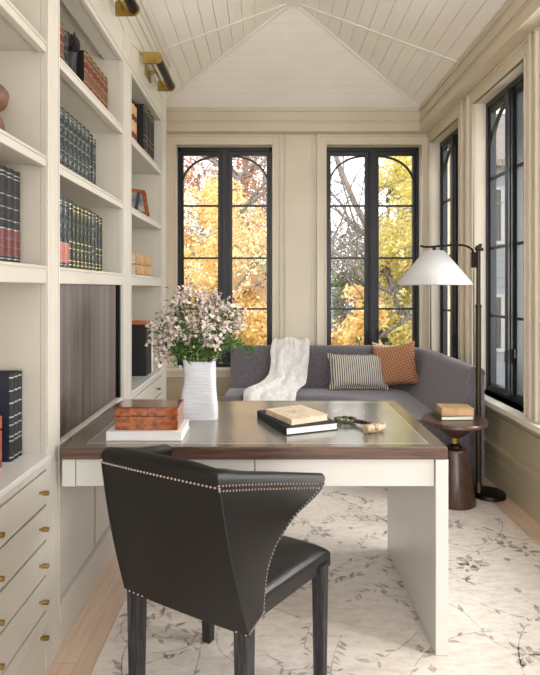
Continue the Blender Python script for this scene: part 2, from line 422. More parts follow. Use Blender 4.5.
# wainscot, baseboards
b = MB()
b.box(XL, 1.53, YB-.022, YB, 0, .255); b.box(XL, 1.535, YB-.034, YB, .255, .28); b.box(XL, 1.52, YB-.028, YB, .15, .163)
struct(b.build('baseboard_back', M['pan']))
b = MB()
b.box(XR-.03, XR, Y0, YB-.03, 0, .255); b.box(XR-.052, XR, Y0, YB-.03, .255, .275); b.box(XR-.036, XR, Y0, YB-.03, .16, .172)
struct(b.build('baseboard_right', M['pan']), 'tall cream baseboard with moulded cap')
b = MB()
b.box(XR-.012, XR, Y0, YB-.03, .275, .53)                     # flat wainscot board
b.box(XR-.022, XR, Y0, YB-.03, .46, .472)
struct(b.build('trim_3', M['pan']), 'olive cream wainscot under the side windows')
b = MB()
b.box(XL, XR-.012, YB-.012, YB, .28, .53)
struct(b.build('trim_4', M['pan']))

# ------------------------------------------------------------------ windows
def make_window(name, w, loc, rz, label):
    root = empty(name, loc, rz); struct(root, label)
    h = WZ1-WZ0; hw = w/2
    f = MB()                                     # fixed frame, y = depth (0 inner face, + out)
    for a, c in ((-hw, -hw+.03), (hw-.03, hw)): f.box(a, c, .0, .065, 0, h)
    f.box(-hw, hw, 0, .065, 0, .035); f.box(-hw, hw, 0, .065, h-.04, h)
    f.build('window_frame', M['black'], root, bevel=.003)
    gw = (w-.054*2-.138)/2                       # glass width per leaf
    mp = MB(); mp.box(-.022, .022, -.028, .062, .035, h-.04); mp.box(-.034, .034, -.012, .045, .035, h-.04)
    mp.build('centre_mullion', M['black'], root, bevel=.003)
    for sx in (-1, 1):
        gi = .069; go = .069+gw                  # glass inner / outer |x|
        c = MB()
        zb, zt = .062, h-.075
        X = lambda a: sx*a
        c.box(X(.03), X(gi), .012, .055, .035, h-.04); c.box(X(go), X(hw-.03), .012, .055, .035, h-.04)
        c.box(X(gi), X(go), .012, .055, .035, zb); c.box(X(gi), X(go), .012, .055, zt, h-.04)
        leaf = c.build('casement', M['black'], root, bevel=.003)
        m = MB()
        for z in (2.149, 1.631, 1.128): m.box(X(gi), X(go), .020, .044, z-WZ0-.009, z-WZ0+.009)
        m.build('glazing_bar', M['black'], leaf)
        a = MB(); pts = []
        for k in range(15):
            t = PI/2*k/14
            pts.append((X(gi+(gw+.01)*math.sin(t)), zt-.285+.28*math.cos(t)))
        for k in range(14):
            (x0, z0), (x1, z1) = pts[k], pts[k+1]
            d = Vector((x1-x0, 0, z1-z0)).normalized(); n = Vector((-d.z, 0, d.x))*.009
            p0 = Vector((x0, .020, z0)); p1 = Vector((x1, .020, z1))
            a.prism([p0-n, p1-n, p1+n, p0+n], (0, .024, 0))
        a.build('arched_bar', M['black'], leaf)
        p = MB(); p.box(X(gi-.004), X(go+.004), .030, .034, zb-.004, zt+.004); p.build('pane', M['glass'], leaf)
        hd = MB(); hd.box(X(.046), X(.058), .0, .013, .30, .36); hd.tube([(X(.052), -.004, .35), (X(.052), -.012, .33), (X(.052), -.012, .26)], .005, 6)
        hd.build('handle', M['blackmetal'], leaf)
    return root
make_window('window_1', .934, (-.43, YB+.08, WZ0), 0, 'left tall black casement window of the back wall')
make_window('window_2', .922, (1.023, YB+.08, WZ0), 0, 'right tall black casement window of the back wall')
for i, (lo, hi) in enumerate(WR[::-1]):
    make_window('window_%d' % (3+i), hi-lo, (XR+.08, (lo+hi)/2, WZ0), -PI/2, 'tall black casement window in the right wall, number %s from the back corner' % ORD[i])

# casings, sills
def casing(name, lo, hi, side):
    b = MB(); cw = .085
    def bx(a0, a1, d0, d1, z0, z1):
        if side == 'back': b.box(a0, a1, YB-d1, YB-d0, z0, z1)
        else: b.box(XR-d1, XR-d0, a0, a1, z0, z1)
    top = 2.8215
    for a0, a1 in ((lo-cw, lo-.0), (hi, hi+cw)): bx(a0, a1, 0, .018, WZ0, top)
    bx(lo, hi, 0, .018, WZ1, top)
    for a0, a1 in ((lo-cw-.012, lo-cw+.012), (hi+cw-.012, hi+cw+.012)): bx(a0, a1, 0, .036, WZ0, top)
    bx(lo-cw, hi+cw, 0, .032, top-.02, top)
    for a0, a1 in ((lo-.014, lo), (hi, hi+.014)): bx(a0, a1, 0, .026, WZ0, WZ1+.012)
    bx(lo-.014, hi+.014, 0, .026, WZ1, WZ1+.014)
    return struct(b.build(name, M['trim'], bevel=.003), 'cream moulded casing')
def sill(name, lo, hi, side):
    b = MB()
    if side == 'back':
        b.box(lo-.12, hi+.12, YB-.06, YB, .53, WZ0); b.box(lo, hi, YB, YB+.085, .53, WZ0); b.box(lo-.1, hi+.1, YB-.025, YB, .47, .53)
    else:
        b.box(XR-.075, XR, lo, hi, .53, WZ0)
        for l, h in WR: b.box(XR, XR+.085, l, h, .53, WZ0)
        b.box(XR-.03, XR, lo, hi, .5, .53)
    return struct(b.build(name, M['sillm'], bevel=.004), 'pale window sill')
M['sillm'] = mat('sill_paint', srgb(226, 220, 204), .25)
n = 5
for lo, hi in WB: casing('trim_%d' % n, lo, hi, 'back'); n += 1
for lo, hi in WR: casing('trim_%d' % n, lo, hi, 'right'); n += 1
for lo, hi in WB: sill('trim_%d' % n, lo, hi, 'back'); n += 1
sill('trim_%d' % n, Y0, YB-.07, 'right'); n += 1
# pilaster boards between windows
b = MB()
b.box(.165, .43, YB-.01, YB, .6, 2.822); b.box(.16, .172, YB-.02, YB, .6, 2.822); b.box(.423, .435, YB-.02, YB, .6, 2.822)
b.box(XR-.014, XR, 4.15, 4.21, .57, 2.822)
struct(b.build('trim_%d' % n, M['trim']), 'flat pilaster boards between the windows'); n += 1

# ------------------------------------------------------------------ bookcase
FX = -.77
bays = [(.95, 1.856), (1.97, 2.83), (3.0, 3.85)]
stiles = [(.80, .95), (1.856, 1.97), (2.83, 3.0), (3.85, 4.03)]
ZS = [1.41, 1.79, 2.185]; ZT = 2.535; CT = .757
blabel = ['cream built-in bookcase bay nearest the camera with drawers below', 'cream built-in bookcase bay with the tambour door beside the desk', 'cream built-in bookcase bay nearest the windows']
knobm = None
def knob(parent, y, z, x=FX):
    k = MB(); T = Matrix.Translation((x, y, z)) @ Matrix.Rotation(PI/2, 4, 'Y')
    k.lathe([(.004, 0), (.004, .010), (.008, .010), (.008, .030), (.007, .031), (0, .031)], (0, 0, 0), 14, 0, T)
    return k.build('knob', M['brass'], parent, origin=(0, 0, 0))
for i, (y0, y1) in enumerate(bays):
    root = empty('bookcase', (0, 0, 0)); tag(root, blabel[i], 'bookcase')
    c = MB()
    c.box(XL+.002, XL+.02, y0, y1, .0, 3.0)                                   # back
    t = .02
    c.box(XL+.02, FX-.022, y0-t, y0, .0, 3.0); c.box(XL+.02, FX-.022, y1, y1+t, .0, 3.0)
    c.box(XL+.02, FX-.06, y0, y1, ZT+.03, ZT+.05)                             # inside top
    c.box(XL+.02, FX-.03, y0, y1, .10, .12)
    c.build('carcass', M['case'], root)
    # face frame
    ff = MB(); s0 = stiles[i]; s1 = stiles[i+1]
    ylo = s0[0] if i == 0 else (s0[0]+s0[1])/2; yhi = s1[1] if i == 2 else (s1[0]+s1[1])/2
    for a, e in ((ylo, y0), (y1, yhi)):
        ff.box(FX-.022, FX, a, e, 0.0, 3.0)
    for q in (y0-.012, y1+.004): ff.box(FX, FX+.004, q, q+.008, .78 if i != 1 else .0, ZT)
    ff.box(FX-.022, FX, y0, y1, ZT, 3.0)                                      # head
    ff.box(FX-.1, FX-.022, y0, y1, ZT+.004, ZT+.03)
    ff.box(FX-.03, FX+.006, y0, y1, .10, .163)                                # bottom rail
    ff.box(FX-.03, FX-.004, y0, y1, .0, .10)
    if i != 1: ff.box(FX-.022, FX, y0, y1, .705, .735)
    else: ff.box(FX-.03, FX, y0, y1, .66, .757)
    if i == 2: ff.box(XL+.02, FX-.022, 4.01, 4.03, 0, 3.0)
    ff.build('face_frame', M['case'], root, bevel=.002)
    for z in ZS:
        th = .062 if z < 1.5 else .038
        s = MB(); s.box(XL+.02, FX-.012, y0, y1, z-.03, z)
        s.box(FX-.03, FX-.001, y0, y1, z-th, z); s.box(FX-.012, FX+.004, y0, y1, z-.012, z-.002)
        s.build('shelf', M['case'], root, bevel=.0025)
    if i != 1:
        s = MB(); s.box(XL+.02, FX+.014, y0-.002, y1+.002, CT-.022, CT); s.build('countertop', M['desk'], root, bevel=.003)
        zs = [.70, .578, .456, .334, .212, .165]
        zz = [(.58, .70), (.4575, .5765), (.336, .454), (.21, .3325)]
        zz = [(.583, .702), (.461, .58), (.339, .458), (.217, .336), (.165, .214)]
        zz = [(.590, .702), (.484, .587), (.378, .481), (.272, .375), (.166, .269)]
        zz = [(.585, .702), (.462, .581), (.340, .458), (.218, .336), (.100, .214)]
        for a, e in zz:
            d = MB(); d.box(FX-.022, FX+.002, y0+.003, y1-.003, a+.002, e-.002)
            for q in ((a+.010, a+.013), (e-.013, e-.010)): pass
            dr = d.build('drawer', M['case'], root, bevel=.0025)
            ks = (1.49, 1.795) if i == 0 else (3.2, 3.66)
            for ky in ks: knob(dr, ky, (a+e)/2, FX+.002)
    else:
        tb = MB(); nsl = 60; tx = FX-.035
        def f(u, v_):
            yy = lerp(y0+.004, y1-.02, u)
            ph = (u*nsl) % 1.0
            return Vector((tx+.0035*math.sqrt(max(0, 1-(2*ph-1)**2)), yy, lerp(.757, 1.348, v_)))
        tb.grid(f, nsl*6, 1)
        tb.box(tx-.02, tx-.004, y0+.004, y1-.02, .757, 1.348)
        tb.build('tambour_door', M['tambour'], root)
        tb = MB(); tb.box(FX-.04, FX-.012, y1-.018, y1-.001, .757, 1.348); tb.build('door_track', M['blackmetal'], root)
        for a, e in ((y0+.002, 2.40), (2.43, y1-.002)):
            d = MB(); d.box(FX-.028, FX-.012, a, e, .166, .658); d.build('cabinet_door', M['case'], root, bevel=.002)
        d = MB(); d.box(FX-.05, FX-.03, 2.39, 2.44, .166, .658); d.build('door_gap', M['blackmetal'], root)  # black strip put in for the shade between the two doors
# frieze and crown over the bookcase
b = MB()
b.box(FX-.02, FX+.005, .8, 4.03, 2.56, 2.575); b.box(FX-.02, FX+.007, .8, 4.03, 2.80, 2.81)
b.box(FX-.02, FX+.012, .8, 4.035, 2.90, 2.96); b.box(FX-.02, FX+.02, .8, 4.04, 2.96, 3.02); b.box(XL, FX+.03, .8, 4.045, 3.0, 3.05)
b.box(XL, FX-.02, 4.0, 4.03, 2.535, 3.0)
def panel_line(pts, w=.008):
    for p, q in zip(pts[:-1], pts[1:]):
        p = Vector(p); q = Vector(q); d = (q-p).normalized(); nn = Vector((0, -d.z, d.y))*w/2
        b.prism([p-nn, q-nn, q+nn, p+nn], (.006, 0, 0))
for y0, y1 in bays:
    c = (y0+y1)/2
    pts = [(FX, y0-.01, 2.60)]+[(FX, lerp(y0-.01, y1+.01, k/10), 2.70+.07*math.sin(PI*k/10)) for k in range(11)]+[(FX, y1+.01, 2.60)]
    panel_line(pts)
struct(b.build('trim_%d' % n, M['case']), 'moulded frieze and crown above the bookcase'); n += 1

# gallery lights over the bays
def gallery_light(yc, label):
    r = empty('picture_light', (FX, yc, 2.66)); tag(r, label, 'picture light', 'picture lights over the bookcase')
    m = MB(); m.box(0, .012, -.07, .07, .0, .07); m.tube([(.01, 0, .04), (.06, 0, .05)], .01, 10)
    m.box(.05, .06, -.22, .22, .038, .062); m.build('mount', M['brass'], r, bevel=.002)
    for s in (-1, 1):
        p = MB(); poly = []
        y = s*.22
        for k in range(13):
            t = -PI/2+PI*k/12; poly.append((.105+.035*math.cos(t), y-.006, .04+.035*math.sin(t)))
        poly += [(.02, y-.006, .075), (.02, y-.006, .005)]
        p.prism(poly, (0, .012, 0)); p.build('end_bracket', M['brass'], r, bevel=.001)
    l = MB(); l.tube([(.11, -.214, .04), (.11, .214, .04)], .026, 20); l.build('lamp_tube', M['blackmetal'], r)
gallery_light(2.40, 'brass picture light above the tambour bay, at the top edge of the picture')
gallery_light(3.40, 'brass picture light with dark tube above the bay nearest the windows')

# ------------------------------------------------------------------ books
def book_mesh(name, t, d, h, cover, bands, spine=None, pages='ivory', hollow=.004):
    """origin: bottom centre of the spine; spine faces +X; thickness along Y"""
    b = MB(); cv = .003; ht = t/2
    b.box(-d, -.006, -ht, -ht+cv, 0, h, 0); b.box(-d, -.006, ht-cv, ht, 0, h, 0)
    b.box(-d+.005, -.004, -ht+cv, ht-cv, .004, h-.004, 1)
    def sp(z0, z1, out, mi):
        K = 6; vs = []
        for k in range(K+1):
            a = lerp(-PI/2, PI/2, k/K); vs.append((-.006+(.008+out)*math.cos(a), (ht+out)*math.sin(a)))
        V = [(x, y, z) for z in (z0, z1) for x, y in vs]; m_ = K+1
        b.add(V, [(k, k+1, k+1+m_, k+m_) for k in range(K)], mi, True)
        b.add(V, [tuple(range(m_))[::-1], tuple(range(m_, 2*m_))], mi)
        b.add([(-.006, -ht, z0), (-.006, ht, z0), (-.006, ht, z1), (-.006, -ht, z1)], [(0, 1, 2, 3)], mi)
    sp(0, h, 0, 2)
    for z0, z1, mi in bands: sp(z0*h, z1*h, .0008, mi)
    mats = [M[cover], M[pages], M[spine or cover], M['gold'], M['silver'], M['bookred'], M['bookpink']]
    return b.mesh(name, mats)
def band_set(kind):
    s = []
    if kind == 'enc_red':
        s = [(.08, .36, 5)]+[(z, z+.008, 4) for z in (.05, .08, .17, .26, .36, .9, .94)]+[(.45+.13*k, .456+.13*k, 4) for k in range(3)]
    if kind == 'enc_pink':
        s = [(.08, .36, 6)]+[(z, z+.008, 4) for z in (.05, .08, .17, .26, .36, .9, .94)]
    if kind == 'gilt':
        s = [(z, z+.012, 3) for z in (.06, .12, .3, .4, .88, .94)]
    if kind == 'silver':
        s = [(z, z+.010, 4) for z in (.06, .12, .34, .55, .72, .9, .95)]
    if kind == 'ribbed':
        s = [(z, z+.014, 4) for z in (.04, .23, .28, .41, .50, .66, .80, .95)]
    if kind == 'brownred':
        s = [(.62, .76, 5), (.2, .34, 5)]+[(z, z+.015, 3) for z in (.08, .18, .35, .6, .78, .92)]
    return s
MC = {}
def book(kind, t, d, h, cover, spine, loc, label, cat='book', group=None, rz=0, rot=None):
    key = (kind, round(t, 3), round(d, 3), round(h, 3), cover, spine)
    if key not in MC: MC[key] = book_mesh('book', t, d, h, cover, band_set(kind), spine)
    o = D.objects.new('book', MC[key]); COL.objects.link(o); o.location = loc
    o.rotation_euler = rot or (0, 0, rz)
    return tag(o, label, cat, group)
def row(y, specs, x, z, where, group):
    for k, (kind, t, h, cover, spine, look) in enumerate(specs):
        book(kind, t-.0015, .2, h, cover, spine, (x, y+t/2, z), '%s, %s from left, %s' % (look, ORD[k], where), group=group); y += t
# tambour bay, shelf above the tambour door
sp = [('enc_pink', .049, .285, 'blkcover', 'bookgrey', 'grey book with a faded red spine label')]*4
sp += [('gilt', .045, .285, 'blkcover', 'bookblk', 'black spined book')]
sp += [('gilt', .049, .28+.002*(k % 2), 'blkcover', 'bookgreen', 'dark green gilt spined book') for k in range(5)]
sp += [('silver', .05, .278, 'blkcover', 'bookgrey', 'dark book with silvered spine'), ('gilt', .05, .272, 'blkcover', 'bookblk', 'narrow black spined book'), ('gilt', .05, .268, 'blkcover', 'bookgreen', 'dark gilt book at the row end')]
row(2.02, sp, -.822, 1.41, 'shelf just above tambour', 'reference books on the shelf above the tambour door')
sp = [('silver', .05, .262, 'blkcover', 'bookgrey', 'black book with silver tooled spine') for k in range(9)]+[('gilt', .045, .255, 'blkcover', 'bookblk', 'plain black book'), ('silver', .04, .245, 'blkcover', 'bookgrey', 'slim silver tooled book')]
row(2.02, sp, -.822, 1.79, 'middle bay second shelf', 'silver tooled books on the second shelf')
# top shelf
sp = [('brownred', .05, .205, 'bookbrown', 'bookbrown', 'brown leather book with red spine labels'), ('brownred', .05, .20, 'bookbrown', 'bookbrown', 'brown leather book with red spine labels'), ('silver', .045, .19, 'blkcover', 'bookblk', 'dark spined book')]
row(2.06, sp, -.822, 2.185, 'before the horse head', 'old books left of the horse head')
sp = [('brownred', .058, .215, 'cardblack' if k == 0 else 'bookbrown', 'bookbrown', 'brown leather book with red spine bands') for k in range(6)]
row(2.40, sp, -.822, 2.185, 'after the horse head', 'brown leather books right of the horse head')
# near bay
sp = [('enc_red', .046, .315, 'navy', 'blkcover', 'black book with a red banded spine') for k in range(3)]
row(1.70, sp, -.85, 1.41, 'nearest bay', 'red banded black books at the left edge')
sp = [('ribbed', .028, .29, 'navy', 'blkcover', 'black book with gold ribbed spine') for k in range(3)]
row(1.766, sp, -.85, CT, 'lower counter', 'gold ribbed black books on the lower counter')
# horse head bookend
def horse():
    r = empty('horse_head_bookend', (-.86, 2.325, 2.185)); tag(r, 'small black horse head bookend on the top shelf beside the brown books', 'bookend')
    m = MB(); m.box(-.05, .04, -.05, .05, 0, .02); m.build('base', M['cardblack'], r, bevel=.003)
    m = MB(); pts = smooth_path([(-.02, .01, .02), (-.02, .02, .10), (-.005, .01, .17), (.01, -.01, .215)], 5)
    m.tube(pts, [lerp(.042, .026, k/(len(pts)-1)) for k in range(len(pts))], 12)
    pts = smooth_path([(.0, .012, .222), (.02, -.015, .205), (.035, -.04, .175), (.04, -.05, .162)], 5)
    m.tube(pts, [lerp(.032, .014, k/(len(pts)-1)) for k in range(len(pts))], 12)
    for s in (-1, 1): m.tube([(s*.012, .012, .235), (s*.014, .012, .268)], [.009, .002], 6)
    m.tube([(-.03, .045, .06), (-.03, .045, .15), (-.01, .035, .23)], [.01, .014, .008], 8)
    m.build('head', M['cardblack'], r)
horse()
# stone sculpture
r = empty('stone_sculpture', (-.91, 1.70, 1.79)); tag(r, 'brown stacked pebble sculpture on the upper shelf at the left edge', 'sculpture')
def pebble(c, rr, sc, seed):
    m = MB()
    def f(u, v_):
        th = 2*PI*u; ph = PI*v_
        p = Vector((math.sin(ph)*math.cos(th), math.sin(ph)*math.sin(th), -math.cos(ph)))
        k = 1+.12*noise.noise(p*1.3+Vector((seed, 0, 0)))
        return Vector(c)+Vector((p.x*sc[0], p.y*sc[1], p.z*sc[2]))*rr*k
    m.grid(f, 24, 14, closed_u=True); return m
pebble((0, 0, .055), 1, (.07, .066, .056), 3).build('lower_pebble', M['stone'], r)
pebble((.0, .01, .156), 1, (.075, .075, .052), 8).build('upper_pebble', M['stone'], r)
# red-brown wooden box at left edge
r = empty('wooden_box', (-.93, 1.60, CT)); tag(r, 'glossy red brown wooden box on the lower counter at the left edge', 'box')
m = MB(); m.box(-.1, .075, -.12, .12, 0, .12); m.build('box_body', M['redbox'], r, bevel=.004)
m = MB(); m.box(-.1, .075, -.12, .12, .122, .168); m.build('lid', M['redbox'], r, bevel=.004)
# far bay objects
for k in range(3):
    book('gilt', .1, .22, .335, 'cardblack', 'cardblack', (-.80, 3.50+.105*k, 2.185), 'tall black binder, %s from left, top shelf of the far bay' % ORD[k], group='black binders on the top shelf of the far bay')
for k in range(2):
    book('brownred', .05, .17, .25, 'booktan', 'booktan', (-.81, 3.22+.052*k, 2.185), 'tan spined book, %s from the left, beside the tall black binders' % ORD[k], group='tan books beside the binders')
r = empty('framed_photo', (-.835, 3.36, 1.79), 0); tag(r, 'copper picture frame leaning on the far bay shelf', 'picture frame')
T = Matrix.Rotation(math.radians(40), 4, 'Z') @ Matrix.Rotation(math.radians(-20), 4, 'X')
m = MB()
w, h = .095, .185
m.box(-w, w, -.008, .008, 0, .024, 0, T); m.box(-w, w, -.008, .008, h-.024, h, 0, T); m.box(-w, -w+.024, -.008, .008, .024, h-.024, 0, T); m.box(w-.024, w, -.008, .008, .024, h-.024, 0, T)
m.build('frame', M['copper'], r, bevel=.002)
m = MB(); m.box(-w+.02, w-.02, -.002, .004, .02, h-.02, 0, T); m.build('photo_print', M['photo'], r)
m = MB(); m.box(-.01, .01, 0, .004, 0, .15, 0, T @ Matrix.Translation((0, .01, 0)) @ Matrix.Rotation(math.radians(42), 4, 'X')); m.build('easel_back', M['cardblack'], r)
for k in range(4):
    yy, zz_ = (3.32, 3.53)[k // 2], 1.41+.069*(k % 2)
    o = book('gilt', .066, .15, .195, 'booktan', 'booktan', (-.795, yy-.097, zz_+.033), '%s tan book in the %s flat stack, far bay shelf' % (('lower', 'upper')[k % 2], ('left', 'right')[k // 2]), group='tan books lying flat in the far bay', rot=(-PI/2, 0, 0))
r = empty('document_box', (-.80, 3.60, CT)); tag(r, 'tall black document box with orange top edge in the far bay', 'document box')
m = MB(); m.box(-.2, 0, -.10, .10, 0, .335); m.build('box_body', M['cardblack'], r, bevel=.003)
m = MB(); m.box(-.203, .003, -.103, .103, .337, .352); m.build('lid', M['orange'], r, bevel=.003)
m = MB(); m.box(.0005, .004, .05, .098, .005, .33); m.build('label_strip', M['ivory'], r)

# ------------------------------------------------------------------ desk
DX0, DX1, DY0, DY1, DZ = -.75, .645, 1.925, 2.72, .76
r = empty('desk', (0, 2.3, 0)); tag(r, 'white lacquered desk with dark wood edged top standing against the bookcase', 'desk')
O = (0, 2.3, 0)
b = MB(); b.box(DX0, DX1, DY0, DY1, .714, DZ-.002); b.build('desktop', M['wood'], r, O, bevel=.003)
b = MB(); ix0, ix1, iy0, iy1 = -.665, .585, 1.968, 2.685
for a in ((DX0+.002, ix0-.004, DY0+.002, DY1-.002), (ix1+.004, DX1-.002, DY0+.002, DY1-.002), (ix0-.004, ix1+.004, DY0+.002, iy0-.004), (ix0-.004, ix1+.004, iy1+.004, DY1-.002)):
    b.box(*a, DZ-.0025, DZ)
b.build('top_border', M['deskborder'], r, O)
b = MB()
for a in ((ix0-.004, ix0, iy0-.004, iy1+.004), (ix1, ix1+.004, iy0-.004, iy1+.004), (ix0, ix1, iy0-.004, iy0), (ix0, ix1, iy1, iy1+.004)):
    b.box(*a, DZ-.0025, DZ+.0003)
b.build('inlay_line', M['inlayline'], r, O)
b = MB(); b.box(ix0, ix1, iy0, iy1, DZ-.0025, DZ-.0003); b.build('top_panel', M['inlay'], r, O)
b = MB(); b.box(.602, DX1+.003, DY0+.001, DY1-.012, 0.008, .7135); b.build('leg_panel', M['desk'], r, O, bevel=.002)
b = MB(); b.box(DX0+.002, -.70, DY0+.012, DY1-.012, .612, .714); b.box(-.70, .602, DY0+.03, DY1-.03, .625, .714); b.build('apron', M['desk'], r, O, bevel=.002)
for a, e in ((-.697, -.052), (-.048, .600)):
    b = MB(); b.box(a, e, DY0+.012, DY0+.0295, .614, .712); b.build('drawer', M['desk'], r, O, bevel=.0015)

# ------------------------------------------------------------------ things on the desk
r = empty('coffee_table_book', (-.465, 2.095, DZ+.0005)); tag(r, 'large white book lying flat on the desk under the burl box', 'book')
m = MB(); m.box(-.142, .142, -.095, .095, 0, .004); m.box(-.142, .142, -.095, .095, .030, .034); m.box(-.142, -.138, -.095, .095, .004, .03)
m.build('cover', M['whiteb'], r, bevel=.001)
m = MB(); m.box(-.137, .139, -.092, .092, .0042, .0298); m.build('pages', M['whiteb'], r)
r = empty('burl_wood_box', (-.461, 2.088, DZ+.035), 0); tag(r, 'polished orange burl wood box sitting on the white book', 'box')
m = MB(); m.box(-.119, .119, -.07, .07, 0, .052); m.build('box_body', M['burl'], r, bevel=.002)
m = MB(); m.box(-.119, .119, -.07, .07, .0535, .083, 0); m.build('lid', M['burl'], r, bevel=.002)
m = MB(); m.box(-.1205, .1205, -.0715, .0715, .083, .088); m.build('lid_top', M['boxtop'], r, bevel=.002)

def flat_book(name, c, ang, w, d, t, z, cover, label, pages='ivory'):
    r = empty(name, (c[0], c[1], z), ang); tag(r, label, 'book')
    m = MB(); m.box(-w/2, w/2, -d/2, d/2, 0, .003); m.box(-w/2, w/2, -d/2, d/2, t-.003, t); m.box(-w/2, -w/2+.003, -d/2, d/2, .003, t-.003)
    m.build('cover', M[cover], r, bevel=.001)
    m = MB(); m.box(-w/2+.0032, w/2-.004, -d/2+.004, d/2-.004, .0032, t-.0032); m.build('pages', M[pages], r)
    return r
flat_book('book', (.115, 2.262), math.radians(21.8), .228, .32, .030, DZ+.0005, 'blkcover', 'black hardback book lying under the cream book on the desk', 'whiteb')
rr = flat_book('book', (.117, 2.24), math.radians(29), .176, .21, .024, DZ+.031, 'bookcream', 'smaller cream book lying on the black book on the desk', 'bookcream')
m = MB()
for k in range(5):
    a = k*1.25; m.add([(0, 0, .0243), (.03*math.cos(a-.25), .03*math.sin(a-.25), .0243), (.05*math.cos(a), .05*math.sin(a), .0243), (.03*math.cos(a+.25), .03*math.sin(a+.25), .0243)], [(0, 1, 2, 3)])
m.build('cover_drawing', M['bookdraw'], rr)

# magnifier with horn end
r = empty('magnifying_glass', (.36, 2.19, DZ)); tag(r, 'bronze and horn magnifying glass lying on the desk right of the books', 'magnifying glass')
m = MB(); c = Vector((-.035, .075, .014))
ring = [c+Vector((.042*math.cos(2*PI*k/28), .036*math.sin(2*PI*k/28), 0)) for k in range(29)]
m.tube(ring, [.008+.0025*math.sin(k*2.2) for k in range(29)], 8, cap=False)
m.build('lens_ring', M['greenbronze'], r)
m = MB(); m.lathe([(.0, .012), (.036, .013), (.036, .015), (0, .018)], (c.x, c.y, 0), 24, 0, Matrix.Translation((0, 0, 0))); m.build('lens', M['glass'], r)
m = MB(); pts = smooth_path([(-.005, .055, .014), (.02, .03, .017), (.045, -.005, .019), (.062, -.045, .02)], 6)
m.tube(pts, [.009+.002*math.sin(k*1.9) for k in range(len(pts))], 10); m.build('handle', M['rosewood'], r)
m = MB(); pts = smooth_path([(.018, -.095, .019), (.045, -.082, .020), (.075, -.068, .021), (.10, -.05, .020)], 5)
m.tube(pts, [.017, .019, .016, .017, .019, .018, .017, .018, .019, .018, .017, .016, .018, .019, .018, .014][:len(pts)], 12); m.build('horn_end', M['horn'], r)

# vase
r = empty('vase', (-.305, 2.365, DZ), 0); tag(r, 'white rippled rectangular ceramic vase on the desk holding flowers', 'vase')
m = MB()
def vf(u, v_, inner=0):
    th = 2*PI*u; z = v_*.252
    c, s = math.cos(th), math.sin(th); e = .28
    hx = .070+.006*math.sin(v_*5+1)+(.007*(1-v_)) - inner; hy = .052+.003*math.sin(v_*4) - inner
    x = hx*math.copysign(abs(c)**e, c); y = hy*math.copysign(abs(s)**e, s)
    w_ = .004*noise.noise(Vector((x*14, y*14, z*9)))+.0009*noise.noise(Vector((x*25, y*25, z*190)))
    x += w_*c*1.6; y += w_*s*1.6
    zz_ = z+(.006*math.sin(th*2+.6) if v_ > .9 else 0)+(inner and .004)
    return Vector((x, y, zz_))
m.grid(lambda u, v_: vf(u, v_), 96, 80, closed_u=True)
m.grid(lambda u, v_: vf(u, 1-v_*.6, .006), 96, 20, closed_u=True)
top = [vf(k/96, 1) for k in range(96)]+[vf(k/96, 1, .006) for k in range(96)]
m.add(top, [(k, (k+1) % 96, (k+1) % 96+96, k+96) for k in range(96)], 0, True)
m.add([vf(k/96, 0) for k in range(96)], [tuple(range(96))])
m.build('vase_body', M['ceramic'], r)

# bouquet
r = empty('flower_bouquet', (-.305, 2.365, DZ+.02)); tag(r, 'loose bouquet of blush white blossoms and green foliage in the white vase', 'flowers')
def leafquad(m, p, d, L, W, mi=0):
    d = Vector(d).normalized(); s = d.cross(Vector((rnd.uniform(-1, 1), rnd.uniform(-1, 1), rnd.uniform(-1, 1)))).normalized()*W
    n_ = d.cross(s).normalized()*L*.12
    m.add([p, p+d*L*.45+s+n_, p+d*L, p+d*L*.45-s+n_], [(0, 1, 2, 3)], mi)
def floret(m, c, rad):
    n_ = Vector((rnd.uniform(-1, 1), rnd.uniform(-1.2, .4), rnd.uniform(-.2, 1))).normalized()
    a = n_.orthogonal().normalized(); bb = n_.cross(a)
    for k in range(5):
        t = 2*PI*k/5+rnd.random(); d = a*math.cos(t)+bb*math.sin(t); s = n_.cross(d)*rad*.42
        m.add([c, c+d*rad*.6+s+n_*rad*.25, c+d*rad+n_*rad*.15, c+d*rad*.6-s+n_*rad*.25], [(0, 1, 2, 3)])
tips = [(-.20, .0, .335), (-.215, .03, .39), (-.15, -.04, .30), (-.165, .03, .44), (-.12, .0, .47), (-.09, .05, .42), (-.075, -.03, .52), (-.06, .03, .55), (-.04, -.05, .36), (-.03, -.07, .43), (.0, .04, .49), (.03, -.05, .46), (.03, -.07, .36), (.06, .02, .52), (.075, -.02, .45), (.10, .04, .48), (.12, -.04, .40), (.15, .02, .46), (.175, .0, .40), (-.13, -.06, .35), (-.10, -.07, .40), (.075, -.08, .34), (.19, .05, .44), (.0, -.02, .52), (-.17, -.02, .27), (.05, -.08, .40)]
